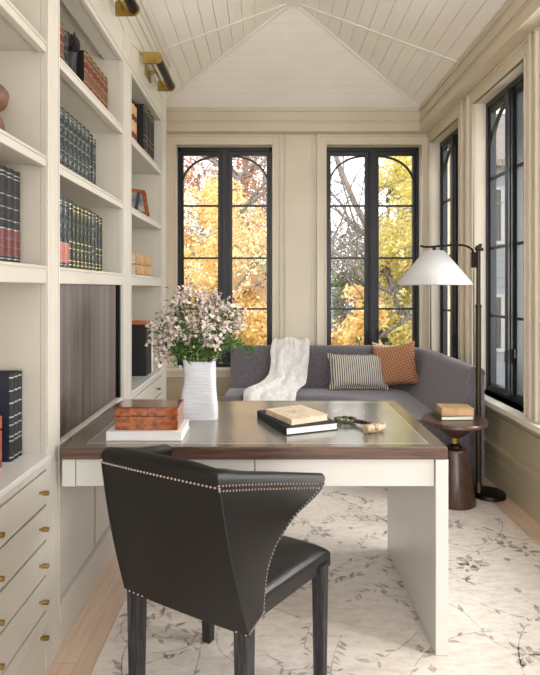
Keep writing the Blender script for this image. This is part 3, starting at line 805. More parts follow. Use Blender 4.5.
for i, tp in enumerate(tips):
    tp = Vector((tp[0]*.93, tp[1], tp[2]-.015))
    base = Vector((tp.x*.15, tp.y*.3, .05)); neck = Vector((max(-.045, min(.045, tp.x*.4)), max(-.03, min(.03, tp.y*.5)), .235))
    path = smooth_path([base, neck, neck.lerp(tp, .55)+Vector((0, 0, .02)), tp], 5)
    st = MB(); st.tube(path, [.0028]*len(path), 5); sprig = st.build('sprig', M['stem'], r)
    lf = MB()
    for k in range(130):
        q = path[rnd.randint(6, len(path)-1)]+Vector((rnd.gauss(0, .02), rnd.gauss(0, .018), rnd.gauss(0, .02)))
        leafquad(lf, q, (rnd.gauss(q.x*4, .6), rnd.gauss(0, .6), rnd.gauss(.5, .6)), rnd.uniform(.014, .034), rnd.uniform(.0018, .0045))
    lf.build('foliage', M['leaf'], sprig)
    bl = MB(); R_ = rnd.uniform(.026, .040)
    for k in range(58):
        q = tp+Vector((rnd.gauss(0, R_*.55), rnd.gauss(0, R_*.5)-.008, rnd.gauss(0, R_*.6)))
        floret(bl, q, rnd.uniform(.007, .011))
    bl.build('blossom', M['petal'], sprig)
for tp in ((.215, -.02, .28), (.14, -.05, .30), (-.09, -.06, .29), (.1, -.06, .285), (.0, -.07, .29)):
    tp = Vector(tp); path = smooth_path([(tp.x*.15, 0, .05), (max(-.045, min(.045, tp.x*.4)), 0, .235), (tp.x*.7, tp.y*.8, tp.z+.03), tp], 5)
    st = MB(); st.tube(path, .002, 5); sprig = st.build('sprig', M['stem'], r)
    lf = MB()
    for k in range(170):
        q = path[rnd.randint(6, len(path)-1)]+Vector((rnd.gauss(0, .018), rnd.gauss(0, .018), rnd.gauss(0, .015)))
        leafquad(lf, q, (rnd.gauss(tp.x*5, .6), rnd.gauss(-.2, .6), rnd.gauss(.1, .6)), rnd.uniform(.014, .03), rnd.uniform(.0016, .004))
    lf.build('foliage', M['leaf'], sprig)

# ------------------------------------------------------------------ chair
def make_chair():
    r = empty('desk_chair', (-.1298, 1.7165, 0), -.5212); tag(r, 'black leather winged desk chair with copper nailhead trim in front of the desk', 'chair')
    edge = [(.203, -.12, .412), (.207, -.122, .46), (.222, -.128, .545), (.243, -.120, .61), (.262, -.105, .65), (.284, -.078, .690), (.302, -.035, .712), (.317, .018, .735), (.319, .046, .762)]
    ep = smooth_path(edge, 6)
    L = [0]
    for p, q in zip(ep[:-1], ep[1:]): L.append(L[-1]+(q-p).length)
    def E(t, s):
        d = t*L[-1]
        for k in range(len(L)-1):
            if d <= L[k+1]+1e-9:
                q = ep[k].lerp(ep[k+1], (d-L[k])/(L[k+1]-L[k])); break
        return Vector((q.x*s, q.y, q.z))
    cb = Vector((.219, -.228, .412)); ct = Vector((.2024, -.342, .858))
    def C(t, s):
        p = cb.lerp(ct, t); return Vector((p.x*s, p.y-.01*math.sin(PI*t), p.z))
    NW, NBk = 10, 12
    cols = 2*NW+NBk
    def S(u, t):
        k = u*cols
        if k <= NW:
            w = k/NW; p = E(t, -1).lerp(C(t, -1), w); p.x -= -.012*math.sin(PI*w)*t; p.z += .0*w
            return p
        if k >= NW+NBk:
            w = (k-NW-NBk)/NW; p = C(t, 1).lerp(E(t, 1), w); p.x += -.012*math.sin(PI*w)*t
            return p
        w = (k-NW)/NBk; p = C(t, -1).lerp(C(t, 1), w); p.y -= .016*math.sin(PI*w)*(.3+.7*t); p.z += .006*math.sin(PI*w)*t
        return p
    nv = 22
    def N(u, t):
        e = .004
        a = S(min(1, u+e), t)-S(max(0, u-e), t); c = S(u, min(1, t+e))-S(u, max(0, t-e))
        return a.cross(c).normalized()     # points outward
    sgn = 1 if N(.5, .5).y < 0 else -1
    # inner normals: blend to keep the corner clean
    def NI(u, t):
        acc = Vector((0, 0, 0))
        for du in (-.07, -.035, 0, .035, .07): acc += N(min(1, max(0, u+du)), t)
        return acc.normalized()*sgn
    # outer + inner skins and a rounded rim
    m = MB(); th = .046
    nu = cols
    rings = 6
    # closed profile across the thickness at top: use columns of (outer up, over the top, inner down)
    def prof(u, k, tot):
        if k <= nv: return S(u, k/nv)
        if k <= nv+rings:
            a = PI*(k-nv)/rings; p = S(u, 1); n_ = NI(u, 1)
            return p-n_*th/2*(1-math.cos(a))+Vector((0, 0, .017*math.sin(a)))
        j = k-nv-rings; t = 1-j/nv
        return S(u, t)-NI(u, t)*th
    tot = nv*2+rings
    V = [[prof(i/nu, k, tot) for k in range(tot+1)] for i in range(nu+1)]
    for i in range(nu):
        for k in range(tot):
            m.add([V[i][k], V[i+1][k], V[i+1][k+1], V[i][k+1]], [(0, 1, 2, 3)], 0, True)
    # front edges (rounded) and underside
    for i, s in ((0, -1), (nu, 1)):
        for k in range(nv):
            a, b_ = V[i][k], V[i][k+1]; c, d = V[i][tot-k], V[i][tot-k-1]
            f0, f1 = Vector((s*.003, .012, 0)), Vector((s*.003, .012, 0))
            m1, m2 = (a+c)/2+f0, (b_+d)/2+f1
            m.add([a, m1, m2, b_], [(0, 1, 2, 3)], 0, True); m.add([m1, c, d, m2], [(0, 1, 2, 3)], 0, True)
        m.add([V[i][k] for k in range(nv, nv+rings+1)]+[(V[i][nv]+V[i][nv+rings])/2+Vector((s*.003, .012, 0))], [tuple(range(rings+2))], 0, True)
    for i in range(nu):
        m.add([V[i][0], V[i][tot], V[i+1][tot], V[i+1][0]], [(0, 1, 2, 3)])
    o = m.build('backrest', M['leather'], r)
    # seams at the creases + piping under top roll
    for s in (-1, 1):
        sm = MB(); sm.tube([C(k/16, s)+Vector((s*.001, -.0005, 0)) for k in range(17)], .0022, 6)
        sm.build('seam', M['blkcover'], r)
    # nailheads
    nm = MB()
    def nails(fn, n_, out=.001):
        nm = MB()
        for k in range(n_):
            p, nn = fn(k/(n_-1)); nm.ball(p+nn*out, .0037, 6, 4)
        nm.build('nailhead_trim', M['nail'], r)
    def top(u0, u1, dt):
        return lambda a: (S(lerp(u0, u1, a), dt), N(lerp(u0, u1, a), dt)*sgn)
    nails(top(.0, NW/cols, .965), 30); nails(top(NW/cols, 1-NW/cols, .95), 36); nails(top(1-NW/cols, 1, .965), 34); nails(top(1-NW/cols, .998, .935), 34)
    for uu in (.012, .988):
        nails(lambda a: (S(uu, lerp(.02, .93, a)), N(uu, lerp(.02, .93, a))*sgn), 36)
    nails(lambda a: (S(lerp(1-NW/cols-.03, 1.0, a), .012), N(lerp(1-NW/cols-.03, 1.0, a), .012)*sgn), 14)
    nails(lambda a: (S(lerp(NW/cols, NW/cols+.06, a), .012), N(lerp(NW/cols, NW/cols+.06, a), .012)*sgn), 5)
    # seat
    st = MB(); z0, zt = .395, .470
    def hw(v_): return lerp(.178, .248, v_)
    def outline(u, v_): return Vector((lerp(-1, 1, u)*hw(v_), lerp(-.20, .25, v_), 0))
    def topf(u, v_):
        u, v_ = .5-.5*math.cos(PI*u), .5-.5*math.cos(PI*v_)
        a, c = 2*u-1, 2*v_-1
        rx = (1-abs(a)**7); ry = (1-abs(c)**7)
        k = max(0, rx*ry)**.33
        p = outline(u, v_)
        sh = 1-.015*(1-k)
        return Vector((p.x, p.y, zt-.035+(.035+.012*(1-a*a)*(1-c*c))*k))
    st.grid(topf, 40, 40)
    per = [(k/20, 0) for k in range(20)]+[(1, k/20) for k in range(20)]+[(1-k/20, 1) for k in range(20)]+[(0, 1-k/20) for k in range(20)]
    ptsT = [topf(*q) for q in per]; ptsB = [Vector((p.x, p.y, z0)) for p in ptsT]
    n_ = len(per)
    st.add(ptsT+ptsB, [(k, (k+1) % n_, (k+1) % n_+n_, k+n_) for k in range(n_)]+[tuple(range(n_, 2*n_))], 0, True)
    st.build('seat', M['leatherseat'], r, bevel=.008, seg=3)
    for x, y in ((-.2295, .206), (.2295, .206), (-.194, -.2075), (.194, -.2075)):
        l = MB(); w = .022; tw = .017
        vs = [(x-tw, y-tw, .008), (x+tw, y-tw, .008), (x+tw, y+tw, .008), (x-tw, y+tw, .008), (x-w, y-w, .415), (x+w, y-w, .415), (x+w, y+w, .415), (x-w, y+w, .415)]
        l.add(vs, [(3,2,1,0),(4,5,6,7),(0,1,5,4),(1,2,6,5),(2,3,7,6),(3,0,4,7)])
        l.build('leg', M['ebony'], r, bevel=.003)
make_chair()

# ------------------------------------------------------------------ rug
RX0, RX1, RY0, RY1 = -.61, 1.386, .55, 4.45
b = MB(); b.box(RX0, RX1, RY0, RY1, .0005, .007, 0)
rr = random.Random(21)
ZP = .0074
def rleaf(x, y, a, L, W, mi=1):
    if not (RX0+.04 < x < RX1-.05): return
    d = Vector((math.cos(a), math.sin(a), 0)); s = Vector((-d.y, d.x, 0)); p = Vector((x, y, ZP))
    j = lambda: rr.uniform(.7, 1.25)
    b.add([p, p+d*L*.3+s*W*j(), p+d*L*.65+s*W*.8*j(), p+d*L, p+d*L*.6-s*W*.85*j(), p+d*L*.25-s*W*j()], [(0, 1, 2, 3, 4, 5)], mi)
def vine(x, y, a, curv, n_, leafp=.4, step=.03, w=.0022, L=.05, curvd=0):
    pts = []
    for k in range(n_):
        pts.append((x, y, a)); x += math.cos(a)*step; y += math.sin(a)*step; a += curv; curv += curvd
        if rr.random() < leafp:
            sd = rr.choice((-1, 1)); LL = L*rr.uniform(.5, 1.2)
            rleaf(x, y, a+sd*rr.uniform(.4, 1.2), LL, LL*.17)
    for (p, q) in zip(pts[:-1], pts[1:]):
        if not (RX0+.01 < p[0] < RX1-.01 and RX0+.01 < q[0] < RX1-.01 and RY0 < p[1] < RY1 and RY0 < q[1] < RY1): continue
        if rr.random() < .12: continue
        n0 = Vector((-math.sin(p[2]), math.cos(p[2]), 0))*w; n1 = Vector((-math.sin(q[2]), math.cos(q[2]), 0))*w
        P = Vector((p[0], p[1], ZP)); Q = Vector((q[0], q[1], ZP))
        b.add([P-n0, Q-n1, Q+n1, P+n0], [(0, 1, 2, 3)], 2)
def flower(x, y, s=1.0):
    a0 = rr.random()*6
    for k in range(6):
        a = a0+k*PI/3+rr.uniform(-.2, .2); rleaf(x+.012*math.cos(a), y+.012*math.sin(a), a, .055*s*rr.uniform(.7, 1.1), .013*s)
for gx in range(8):
    for gy in range(15):
        x = RX0+.12+gx*.26+rr.uniform(-.1, .1); y = RY0+.1+gy*.27+rr.uniform(-.12, .12)
        k = rr.random(); a = rr.uniform(0, 2*PI)
        if k < .5: vine(x, y, a, rr.choice((-1, 1))*rr.uniform(.04, .14), rr.randint(12, 26), .42, curvd=rr.uniform(-.006, .006))
        elif k < .75:
            vine(x, y, a, .17, 22, .22, .03); vine(x+.01, y, a+.3, .2, 14, .3, .03)
        else:
            vine(x, y, a, .03, 8, .7)
        if rr.random() < .25: flower(x+rr.uniform(-.1, .1), y+rr.uniform(-.1, .1), rr.uniform(.8, 1.3))
        if rr.random() < .5:
            xx = x+rr.uniform(-.15, .15); yy = y+rr.uniform(-.15, .15); q = .017
            if xx < RX1-.08: b.add([(xx-q, yy, ZP), (xx, yy-q*1.3, ZP), (xx+q, yy, ZP), (xx, yy+q*1.3, ZP)], [(0, 1, 2, 3)], 1)
tag(b.build('area_rug', [M['rug'], M['rugleaf'], M['rugvine']]), 'large pale wool rug with taupe vines and leaves under the desk', 'rug')

# ------------------------------------------------------------------ sofa
r = empty('sofa', (.6, 4.5, 0)); tag(r, 'grey curved banquette sofa with low back in the window corner', 'sofa'); SO = (.6, 4.5, 0)
def Lpath(off, R):
    """offset of the outer back line: straight, quarter arc, straight. returns list of (pos, inward normal)"""
    xo, yo = 1.43, 4.97; cx, cy = xo-R, yo-R; out = []
    for k in range(14): out.append((Vector((lerp(-.335, cx, k/14), yo-off, 0)), Vector((0, -1, 0))))
    for k in range(17):
        a = PI/2-PI/2*k/16; d = Vector((math.cos(a), math.sin(a), 0)); out.append((Vector((cx, cy, 0))+d*(R-off), -d))
    for k in range(1, 13): out.append((Vector((xo-off, lerp(cy, 3.54, k/12), 0)), Vector((-1, 0, 0))))
    return out
base = Lpath(0, .46)
prof = [(.0, .06), (.0, .76)]+[(.055-.055*math.cos(PI*k/8)*1.0, .76+.05*math.sin(PI*k/8)) for k in range(1, 8)]+[(.11, .76), (.118, .70), (.135, .62), (.165, .54), (.21, .47), (.24, .42), (.24, .06)]
m = MB(); P = []
for p, n_ in base: P.append([p+n_*a+Vector((0, 0, z)) for a, z in prof])
for i in range(len(P)-1):
    for k in range(len(prof)-1): m.add([P[i][k], P[i][k+1], P[i+1][k+1], P[i+1][k]], [(0, 1, 2, 3)], 0, True)
    m.add([P[i][0], P[i+1][0], P[i+1][-1], P[i][-1]], [(0, 1, 2, 3)])
m.add(P[0], [tuple(range(len(prof)))]); m.add(P[-1], [tuple(range(len(prof)))])
m.build('backrest', M['sofa'], r, SO)
# seat: region between the back and the front line
def seat_ring(off): return [p for p, n_ in Lpath(off, .46)]
def front():
    out = []; xo, yo, R = .74, 4.29, .30; cx, cy = xo-R, yo-R     # front line with a soft inner corner
    for k in range(14): out.append(Vector((lerp(-.36, cx, k/14), yo, 0)))
    for k in range(17):
        a = PI/2-PI/2*k/16; out.append(Vector((cx+R*math.cos(a), cy+R*math.sin(a), 0)))
    for k in range(1, 13): out.append(Vector((xo, lerp(cy, 3.54, k/12), 0)))
    return out
A = seat_ring(.243); B = front()
m = MB()
rows = []
nn = 14
for a, c in zip(A, B):
    rw = []
    for k in range(nn+1):
        t = k/nn; q = a.lerp(c, t); e = 1-max(0, (t-.8)/.2)**3*.5
        rw.append(Vector((q.x, q.y, .345+.105*e+.012*math.sin(PI*t))))
    d = (c-a).normalized()
    rw += [c+Vector((0, 0, .37))+d*.012, c+Vector((0, 0, .30))+d*.004, c+Vector((0, 0, .09))-d*.01, a+Vector((0, 0, .09))]
    rows.append(rw)
for i in range(len(rows)-1):
    for k in range(len(rows[0])): k2 = (k+1) % len(rows[0]); m.add([rows[i][k], rows[i][k2], rows[i+1][k2], rows[i+1][k]], [(0, 1, 2, 3)], 0, True)
m.add(rows[0], [tuple(range(len(rows[0])))]); m.add(rows[-1], [tuple(range(len(rows[0])))])
m.build('seat', M['sofa'], r, SO)
m = MB(); pw = [P[0][k]+Vector((-.002, 0, 0)) for k in range(1, len(prof)-2)]; m.tube(pw, .006, 6); m.build('piping', M['sofa'], r, SO); m = MB()
pw = [P[-1][k]+Vector((0, -.002, 0)) for k in range(1, len(prof)-2)]; m.tube(pw, .005, 6)
m.build('piping', M['sofa'], r, SO)
for x, y in ((-.28, 4.34), (-.28, 4.9), (.8, 3.62), (1.36, 3.62), (1.28, 4.8)):
    l = MB(); l.box(x-.02, x+.02, y-.02, y+.02, .008, .10); l.build('foot', M['darkwood'], r, SO)

# throw
m = MB(); NU, NV = 70, 120
sec = [  # (x0,x1,y,z) along the length: behind the back, over the top, down, across the seat, over the front
    (.06, .34, 4.985, .58), (.05, .35, 4.985, .74), (.04, .36, 4.97, .805), (.03, .37, 4.93, .835), (.03, .37, 4.875, .83), (.02, .36, 4.842, .76),
    (.02, .35, 4.80, .66), (-.0, .34, 4.74, .56), (-.07, .32, 4.66, .505), (-.13, .29, 4.55, .49), (-.18, .26, 4.42, .487), (-.20, .22, 4.31, .475), (-.21, .20, 4.262, .42), (-.21, .19, 4.255, .34)]
S0 = smooth_path([(a, y, z) for a, c, y, z in sec], 10); S1 = smooth_path([(c, y, z) for a, c, y, z in sec], 10)
def tf(u, v_):
    k = v_*(len(S0)-1); i = min(int(k), len(S0)-2); f = k-i
    a = S0[i].lerp(S0[i+1], f); c = S1[i].lerp(S1[i+1], f)
    tn = (S0[i+1]-S0[i]).normalized(); nrm = Vector((-1, 0, 0)).cross(tn).normalized()
    if v_ > .3 and nrm.z < 0 and nrm.y > 0: nrm = -nrm
    w = u+.05*noise.noise(Vector((u*3, v_*6, 0)))
    p = a.lerp(c, w)
    fold = .013*(1+math.sin(u*13+v_*7+4*noise.noise(Vector((u*2, v_*5, 3)))))+.016*abs(noise.noise(Vector((u*9, v_*24, 1))))+.02*max(0, noise.noise(Vector((u*4, v_*9, 7))))+.004
    e = min(u, 1-u, .08)/.08
    return p+nrm*fold*(.25+.75*e)
m.grid(tf, NU, NV)
o = m.build('throw_blanket', M['throw'], origin=(.1, 4.6, .45)); tag(o, 'fluffy white throw blanket draped over the sofa back and seat', 'blanket')
s_ = o.modifiers.new('thick', 'SOLIDIFY'); s_.thickness = .008; s_.offset = 1

# cushions
def cushion(name, w, h, T_, loc, rot, material, label, fringe=None):
    r = empty(name, loc); r.rotation_euler = rot; tag(r, label, 'cushion')
    m = MB()
    def f(sg):
        def g_(u, v_):
            a, c = 2*u-1, 2*v_-1
            k = max(0, (1-a**4)*(1-c**4))**.55
            pin = 1-.14*(1-abs(a)**2)*abs(c)**3; pin2 = 1-.12*(1-abs(c)**2)*abs(a)**3
            return Vector((a*w/2*pin2, sg*T_/2*k+.004*noise.noise(Vector((a*3, c*3, sg))), h/2+c*h/2*pin))
        return g_
    m.grid(f(1), 28, 24); m.grid(f(-1), 28, 24)
    m.build('cushion_cover', material, r)
    if fringe:
        fm = MB(); q = f(0); per = [(k/60, 0) for k in range(60)]+[(1, k/40) for k in range(40)]+[(1-k/60, 1) for k in range(60)]+[(0, 1-k/40) for k in range(40)]
        N_ = len(per)
        ins = [q(*p_) for p_ in per]; cen = Vector((0, 0, h/2))
        out = [p_+(p_-cen).normalized()*(.016+.005*math.sin(i_*2.1))+Vector((0, .007*math.sin(i_*1.6), 0)) for i_, p_ in enumerate(ins)]
        fm.add(ins+out, [(k, (k+1) % N_, (k+1) % N_+N_, k+N_) for k in range(N_)], 0, True)
        so = fm.build('ruffled_edge', fringe, r); sd = so.modifiers.new('t', 'SOLIDIFY'); sd.thickness = .003
    return r
cushion('cushion', .50, .31, .13, (.775, 4.58, .468), (math.radians(-24), math.radians(1), math.radians(4)), M['stripe'], 'grey and cream striped lumbar cushion with ruffled edge on the sofa', M['stripe'])
cushion('cushion', .39, .385, .12, (1.11, 4.585, .482), (math.radians(-15), math.radians(-10), math.radians(-24)), M['dots'], 'rust brown dotted square cushion in the sofa corner')
cushion('cushion', .34, .36, .07, (1.08, 4.755, .49), (math.radians(-11), 0, math.radians(-20)), M['creamdots'], 'cream patterned cushion peeking out behind the rust cushion')

# ------------------------------------------------------------------ side table
TX, TY = 1.15, 3.305
r = empty('side_table', (TX, TY, .0075)); tag(r, 'round dark walnut pedestal side table in front of the sofa end', 'side table')
m = MB(); m.lathe([(.118, 0), (.125, .006), (.125, .02), (.075, .325), (.070, .335), (.03, .338)], seg=48); m.build('base', M['darkwood'], r)
m = MB(); m.lathe([(.03, .336), (.042, .345), (.036, .362), (.026, .368)], seg=32); m.build('collar', M['blackmetal'], r)
m = MB(); m.lathe([(.022, .365), (.022, .405)], seg=32); m.build('brass_neck', M['brass'], r)
m = MB(); m.lathe([(.024, .403), (.05, .412), (.085, .44), (.12, .478), (.13, .49)], seg=48); m.build('underside_cone', M['darkwood'], r)
m = MB(); m.lathe([(.13, .488), (.19, .49), (.198, .497), (.198, .512), (.194, .518), (0, .518)], seg=64); m.build('tabletop', M['darkwood'], r)
tz = .0075+.5185
flat_book('book', (TX+.0, TY+.03), math.radians(3), .205, .15, .026, tz, 'greenbronze', 'olive brown book at the bottom of the pair on the side table')
flat_book('book', (TX+.012, TY+.03), math.radians(-4), .195, .145, .044, tz+.0265, 'booktan', 'thick tan book on top of the pair on the side table', 'booktan')

# ------------------------------------------------------------------ floor lamp
LX, LY = 1.402, 3.415
r = empty('floor_lamp', (LX, LY, .0075)); tag(r, 'bronze floor lamp with white cone shade on a swing arm behind the side table', 'floor lamp')
px = -.062
m = MB(); m.lathe([(.10, 0), (.108, .004), (.108, .018), (.10, .028), (.04, .034), (0, .034)], seg=48); m.build('base', M['blackmetal'], r)
m = MB(); m.tube([(px, 0, .03), (px, 0, 1.22)], .0175, 16); m.lathe([(.0185, 1.2), (.021, 1.205), (.021, 1.215), (.0185, 1.22)], (px, 0, 0), 16); m.tube([(px, 0, .09), (px, 0, .03)], [.018, .03], 16)
m.tube([(px, 0, 1.2), (px, 0, 1.565)], .0135, 16)
m.build('pole', M['bronze'], r)
m = MB(); m.box(px-.045, px-.008, -.014, .014, 1.455, 1.555); m.build('joint_block', M['blackmetal'], r, bevel=.003)
m = MB(); m.ball((px, 0, 1.578), .022, 14, 10); m.ball((px+.012, 0, 1.598), .012, 10, 8); m.ball((px+.02, -.005, 1.572), .012, 10, 8); m.build('finial', M['bronze'], r)
SX = 1.058-LX
m = MB(); m.tube(smooth_path([(px-.03, 0, 1.545), (px-.045, 0, 1.575), (px-.09, 0, 1.597), (px-.16, 0, 1.60), (SX, 0, 1.59), (SX-.06, 0, 1.588), (SX-.088, 0, 1.596)], 6), .007, 10)
m.tube([(SX, 0, 1.59), (SX, 0, 1.565)], .012, 12); m.build('arm', M['blackmetal'], r)
m = MB(); zb, zt = 1.347, 1.563
m.lathe([(.238, zb), (.062, zt)], (SX, 0, 0), 64); m.f.pop(); m.f.pop(); m.m.pop(); m.m.pop(); m.sm.pop(); m.sm.pop()
o = m.build('lamp_shade', M['shade'], r); s_ = o.modifiers.new('t', 'SOLIDIFY'); s_.thickness = .003
m = MB()
for k in range(3):
    a = 2*PI*k/3+.3; m.tube([(SX, 0, zt-.006), (SX+.06*math.cos(a), .06*math.sin(a), zt-.006)], .002, 6)
m.build('shade_spider', M['blackmetal'], r)
m = MB(); m.tube([(SX, 0, zt), (SX, 0, zt-.05)], .014, 12); m.ball((SX, 0, zt-.09), .03, 12, 10, sc=(1, 1, 1.25)); m.build('bulb', M['shade'], r)

# ------------------------------------------------------------------ outdoors
b = MB(); b.box(-30, 40, YB+.2, 60, -1.3, -1.2); b.box(XR+.2, 40, -15, YB+.2, -1.3, -1.2)
o = b.build('ground', M['grass']); struct(o, 'autumn lawn outside')
def tree(name, label, x, y, zb, H, crown_c, crown_r, nleaf, lmat, seed, lsize=.11, nb=9, holes=.25, group=None, cat='tree', tk=.02):
    R = random.Random(seed); root = empty(name, (x, y, zb)); tag(root, label, cat, group)
    t = MB(); tips = []
    def br(p, d, L, rad, lev):
        pts = [p]; q = p.copy(); dd = d.normalized()
        for k in range(5):
            dd = (dd+Vector((R.gauss(0, .13), R.gauss(0, .13), R.gauss(.03, .1)))).normalized(); q = q+dd*L/5; pts.append(q.copy())
        t.tube(pts, [lerp(rad, rad*.5, k/5) for k in range(6)], 6 if lev < 2 else 4, cap=False)
        tips.extend(pts[2:])
        if lev < 3:
            for k in range(4 if lev else nb):
                s = pts[R.randint(2, 5)]; a = R.uniform(0, 2*PI)
                nd = (dd*.6+Vector((math.cos(a), math.sin(a), R.uniform(-.1, .6)))).normalized()
                br(s, nd, L*R.uniform(.4, .65), rad*.42, lev+1)
    br(Vector((0, 0, 0)), Vector((0, 0, 1)), H, H*tk, 0)
    t.build('trunk', M['bark'], root)
    if nleaf:
        l = MB(); cc = Vector(crown_c)-Vector((x, y, zb)); n_ = 0; g_ = 0
        while n_ < nleaf and g_ < nleaf*8:
            g_ += 1
            p = Vector((R.uniform(-1, 1), R.uniform(-1, 1), R.uniform(-1, 1)))
            if p.length > 1: continue
            q = cc+Vector((p.x*crown_r[0], p.y*crown_r[1], p.z*crown_r[2]))
            if noise.noise(q*1.3+Vector((seed, 0, 0)))+.5*noise.noise(q*3.1) < holes-.3: continue
            s = lsize*R.uniform(.6, 1.3)
            d = Vector((R.gauss(0, 1), R.gauss(0, 1), R.gauss(-.3, .6))).normalized(); u = d.orthogonal().normalized()*s*.42; w = d.cross(u).normalized()*s*.1
            l.v += [q, q+d*s*.4+u+w, q+d*s, q+d*s*.4-u+w]; k = len(l.v)
            l.f.append([k-4, k-3, k-2, k-1]); l.m.append(0); l.sm.append(False); n_ += 1
        me = l.mesh('foliage', lmat)
        o = D.objects.new('foliage', me); COL.objects.link(o); o.parent = root
    return root
G = 'trees outside the windows'
tree('maple_tree', 'golden yellow maple filling the left back window', -1.3, 11.5, -1.2, 5.0, (-1.2, 11.5, 1.55), (2.0, 1.5, 2.2), 24000, M['l_yellow'], 4, .085, holes=.33, group=G)
tree('oak_tree', 'russet leaved oak seen at the top of the left back window', -1.0, 15, -1.2, 7.2, (-.7, 15, 4.8), (2.4, 1.5, 2.0), 10000, M['l_rust'], 9, .09, nb=12, holes=.36, group=G)
tree('birch_tree', 'yellow green tree seen in the right leaf of the right back window', 3.2, 11, -1.2, 6.0, (3.05, 11, 2.4), (.95, 1.2, 2.6), 14000, M['l_lime'], 12, .085, holes=.35, group=G)
tree('bare_tree', 'bare grey tree behind the right back window', 2.2, 13.5, -1.2, 6.5, (0, 0, 0), (1, 1, 1), 0, M['l_grey'], 15, nb=14, group=G, tk=.006)
tree('small_tree', 'small tree with orange gold leaves low in the right back window', 1.55, 9, -1.2, 2.6, (1.45, 9.0, .35), (.62, .7, 1.05), 3600, M['l_orange'], 18, .08, holes=.38, group=G)
tree('willow_tree', 'hanging yellow leaved tree low beside the white throw', .1, 12.8, -1.2, 3.6, (-.2, 13.5, .3), (1.2, .8, 1.6), 8500, M['l_orange'], 23, .085, holes=.32, group=G)
tree('shrub', 'grey green shrub far behind the left window', .1, 19, -1.2, 3.2, (.2, 19, .9), (2.6, 1.2, 2.3), 7000, M['l_green'], 31, .16, holes=.2, group='shrubs at the far edge of the garden', cat='shrub')
tree('shrub', 'grey green shrub far behind the right back window', 4.6, 18.5, -1.2, 3.2, (4.5, 18.5, .6), (2.4, 1.2, 2.2), 7000, M['l_green'], 33, .16, holes=.2, group='shrubs at the far edge of the garden', cat='shrub')
tree('shrub', 'pale bare twigged thicket behind the left leaf of the right window', 3.2, 23, -1.2, 4.5, (3.4, 23, 1.3), (4.2, 1.5, 3.2), 11000, M['l_grey'], 35, .17, holes=.15, group='shrubs at the far edge of the garden', cat='shrub')
tree('shrub', 'pale thicket far behind the left window', -3.2, 23, -1.2, 4.5, (-3.4, 23, 1.3), (4.0, 1.5, 3.4), 9000, M['l_grey'], 37, .17, holes=.15, group='shrubs at the far edge of the garden', cat='shrub')
tree('shrub', 'grey thicket beyond the side windows', 13.5, 14, -1.2, 3.5, (13.5, 14, .6), (3.2, 2.5, 2.2), 6000, M['l_grey'], 41, .17, holes=.15, group='shrubs at the far edge of the garden', cat='shrub')

# neighbouring house seen past the side windows
r = empty('house', (7.4, 15.5, -1.2)); tag(r, 'grey blue neighbouring house seen through the side windows', 'house')
m = MB(); m.box(-3.1, 3.1, -2.5, 2.5, 0, 5.6)
for k in range(28): m.box(-3.12, 3.12, -2.52, -2.5, .2*k+.19, .2*k+.2)
m.prism([(-3.1, -2.5, 5.6), (-3.1, 2.5, 5.6), (-3.1, 0, 7.4)], (6.2, 0, 0)); m.build('wall', M['stonew'], r)
for s_ in (-1, 1):
    m = MB(); m.prism([(-3.4, s_*2.8, 5.45), (-3.4, 0, 7.46), (-3.4, 0, 7.6), (-3.4, s_*2.8, 5.6)], (6.8, 0, 0)); m.build('roof', M['bark'], r)
for x in (-2.2, 0, 2.2):
    for z in (1.0, 3.6):
        m = MB()
        for a in ((x-.5, x-.42, z, z+1.4), (x+.42, x+.5, z, z+1.4), (x-.42, x+.42, z, z+.08), (x-.42, x+.42, z+1.32, z+1.4), (x-.03, x+.03, z+.08, z+1.32)): m.box(a[0], a[1], -2.58, -2.5, a[2], a[3])
        f = m.build('window', M['l_housetrim'], r); m = MB(); m.box(x-.42, x+.42, -2.54, -2.53, z+.08, z+1.32); m.build('pane', M['black'], f)
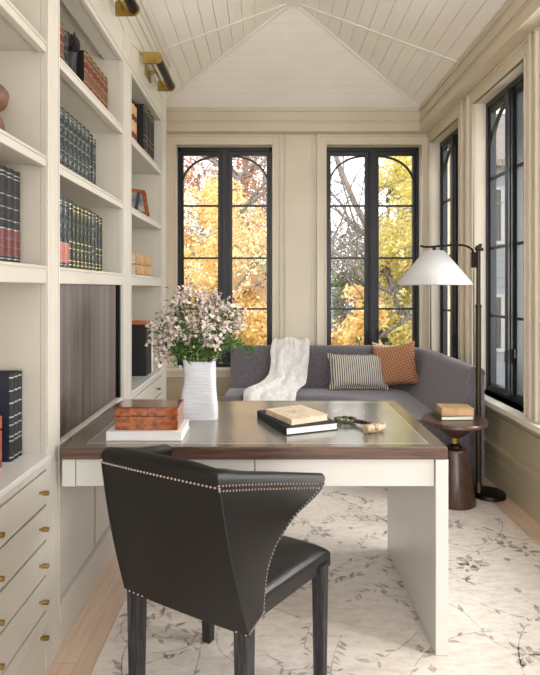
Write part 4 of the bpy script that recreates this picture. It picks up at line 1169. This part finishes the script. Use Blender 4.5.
# ------------------------------------------------------------------ light
w = D.worlds.new('overcast_sky'); SC.world = w; w.use_nodes = True
nt = w.node_tree; bg = nt.nodes['Background']
tc = nt.nodes.new('ShaderNodeTexCoord'); sep = nt.nodes.new('ShaderNodeSeparateXYZ'); nt.links.new(tc.outputs['Generated'], sep.inputs[0])
rp = nt.nodes.new('ShaderNodeValToRGB'); rp.color_ramp.elements[0].position = .0; rp.color_ramp.elements[0].color = (1.0, .98, .95, 1)
rp.color_ramp.elements[1].position = .9; rp.color_ramp.elements[1].color = (.78, .87, 1.0, 1)
nt.links.new(sep.outputs['Z'], rp.inputs['Fac']); nt.links.new(rp.outputs['Color'], bg.inputs['Color'])
bg.inputs['Strength'].default_value = 2.4
def sun(energy, rot, angle, col):
    l = D.lights.new('sun', 'SUN'); l.energy = energy; l.angle = math.radians(angle); l.color = col
    o = D.objects.new('sun_light', l); COL.objects.link(o); o.rotation_euler = rot; return o
sun(1.2, (math.radians(50), 0, math.radians(65)), 12, (1, .93, .82))

def add_fill(loc, rot, sx, sy, e, col=(1, .97, .93)):
    l = D.lights.new('window_daylight', 'AREA'); l.shape = 'RECTANGLE'; l.size = sx; l.size_y = sy; l.energy = e; l.color = col
    o = D.objects.new('window_daylight', l); COL.objects.link(o); o.location = loc; o.rotation_euler = rot; return o
add_fill((.87, -1.55, 1.35), (PI/2+.45, 0, 0), 1.15, 2.1, 22, (1, .99, .98))                    # added fill lamp at the open room end behind the camera
for lo, hi in WR[:2]: add_fill((XR+.45, (lo+hi)/2, 1.5), (0, PI/2, 0), 1.75, .75, 42, (1, .99, .98))   # added fill lamps outside the two side windows nearest the camera
# ------------------------------------------------------------------ camera
cam = D.cameras.new('camera'); co = D.objects.new('camera', cam); COL.objects.link(co); SC.camera = co
co.location = (0, 0, 1.33); co.rotation_euler = (PI/2, 0, 0)
cam.sensor_fit = 'HORIZONTAL'; cam.sensor_width = 36; cam.lens = 535/540*36
cam.shift_x = 1.5/540; cam.shift_y = -49/540; cam.clip_start = .02; cam.clip_end = 200
SC.view_settings.view_transform = 'Standard'; SC.view_settings.look = 'None'; SC.view_settings.gamma = 1
SC.view_settings.use_curve_mapping = False; SC.view_settings.exposure = .38
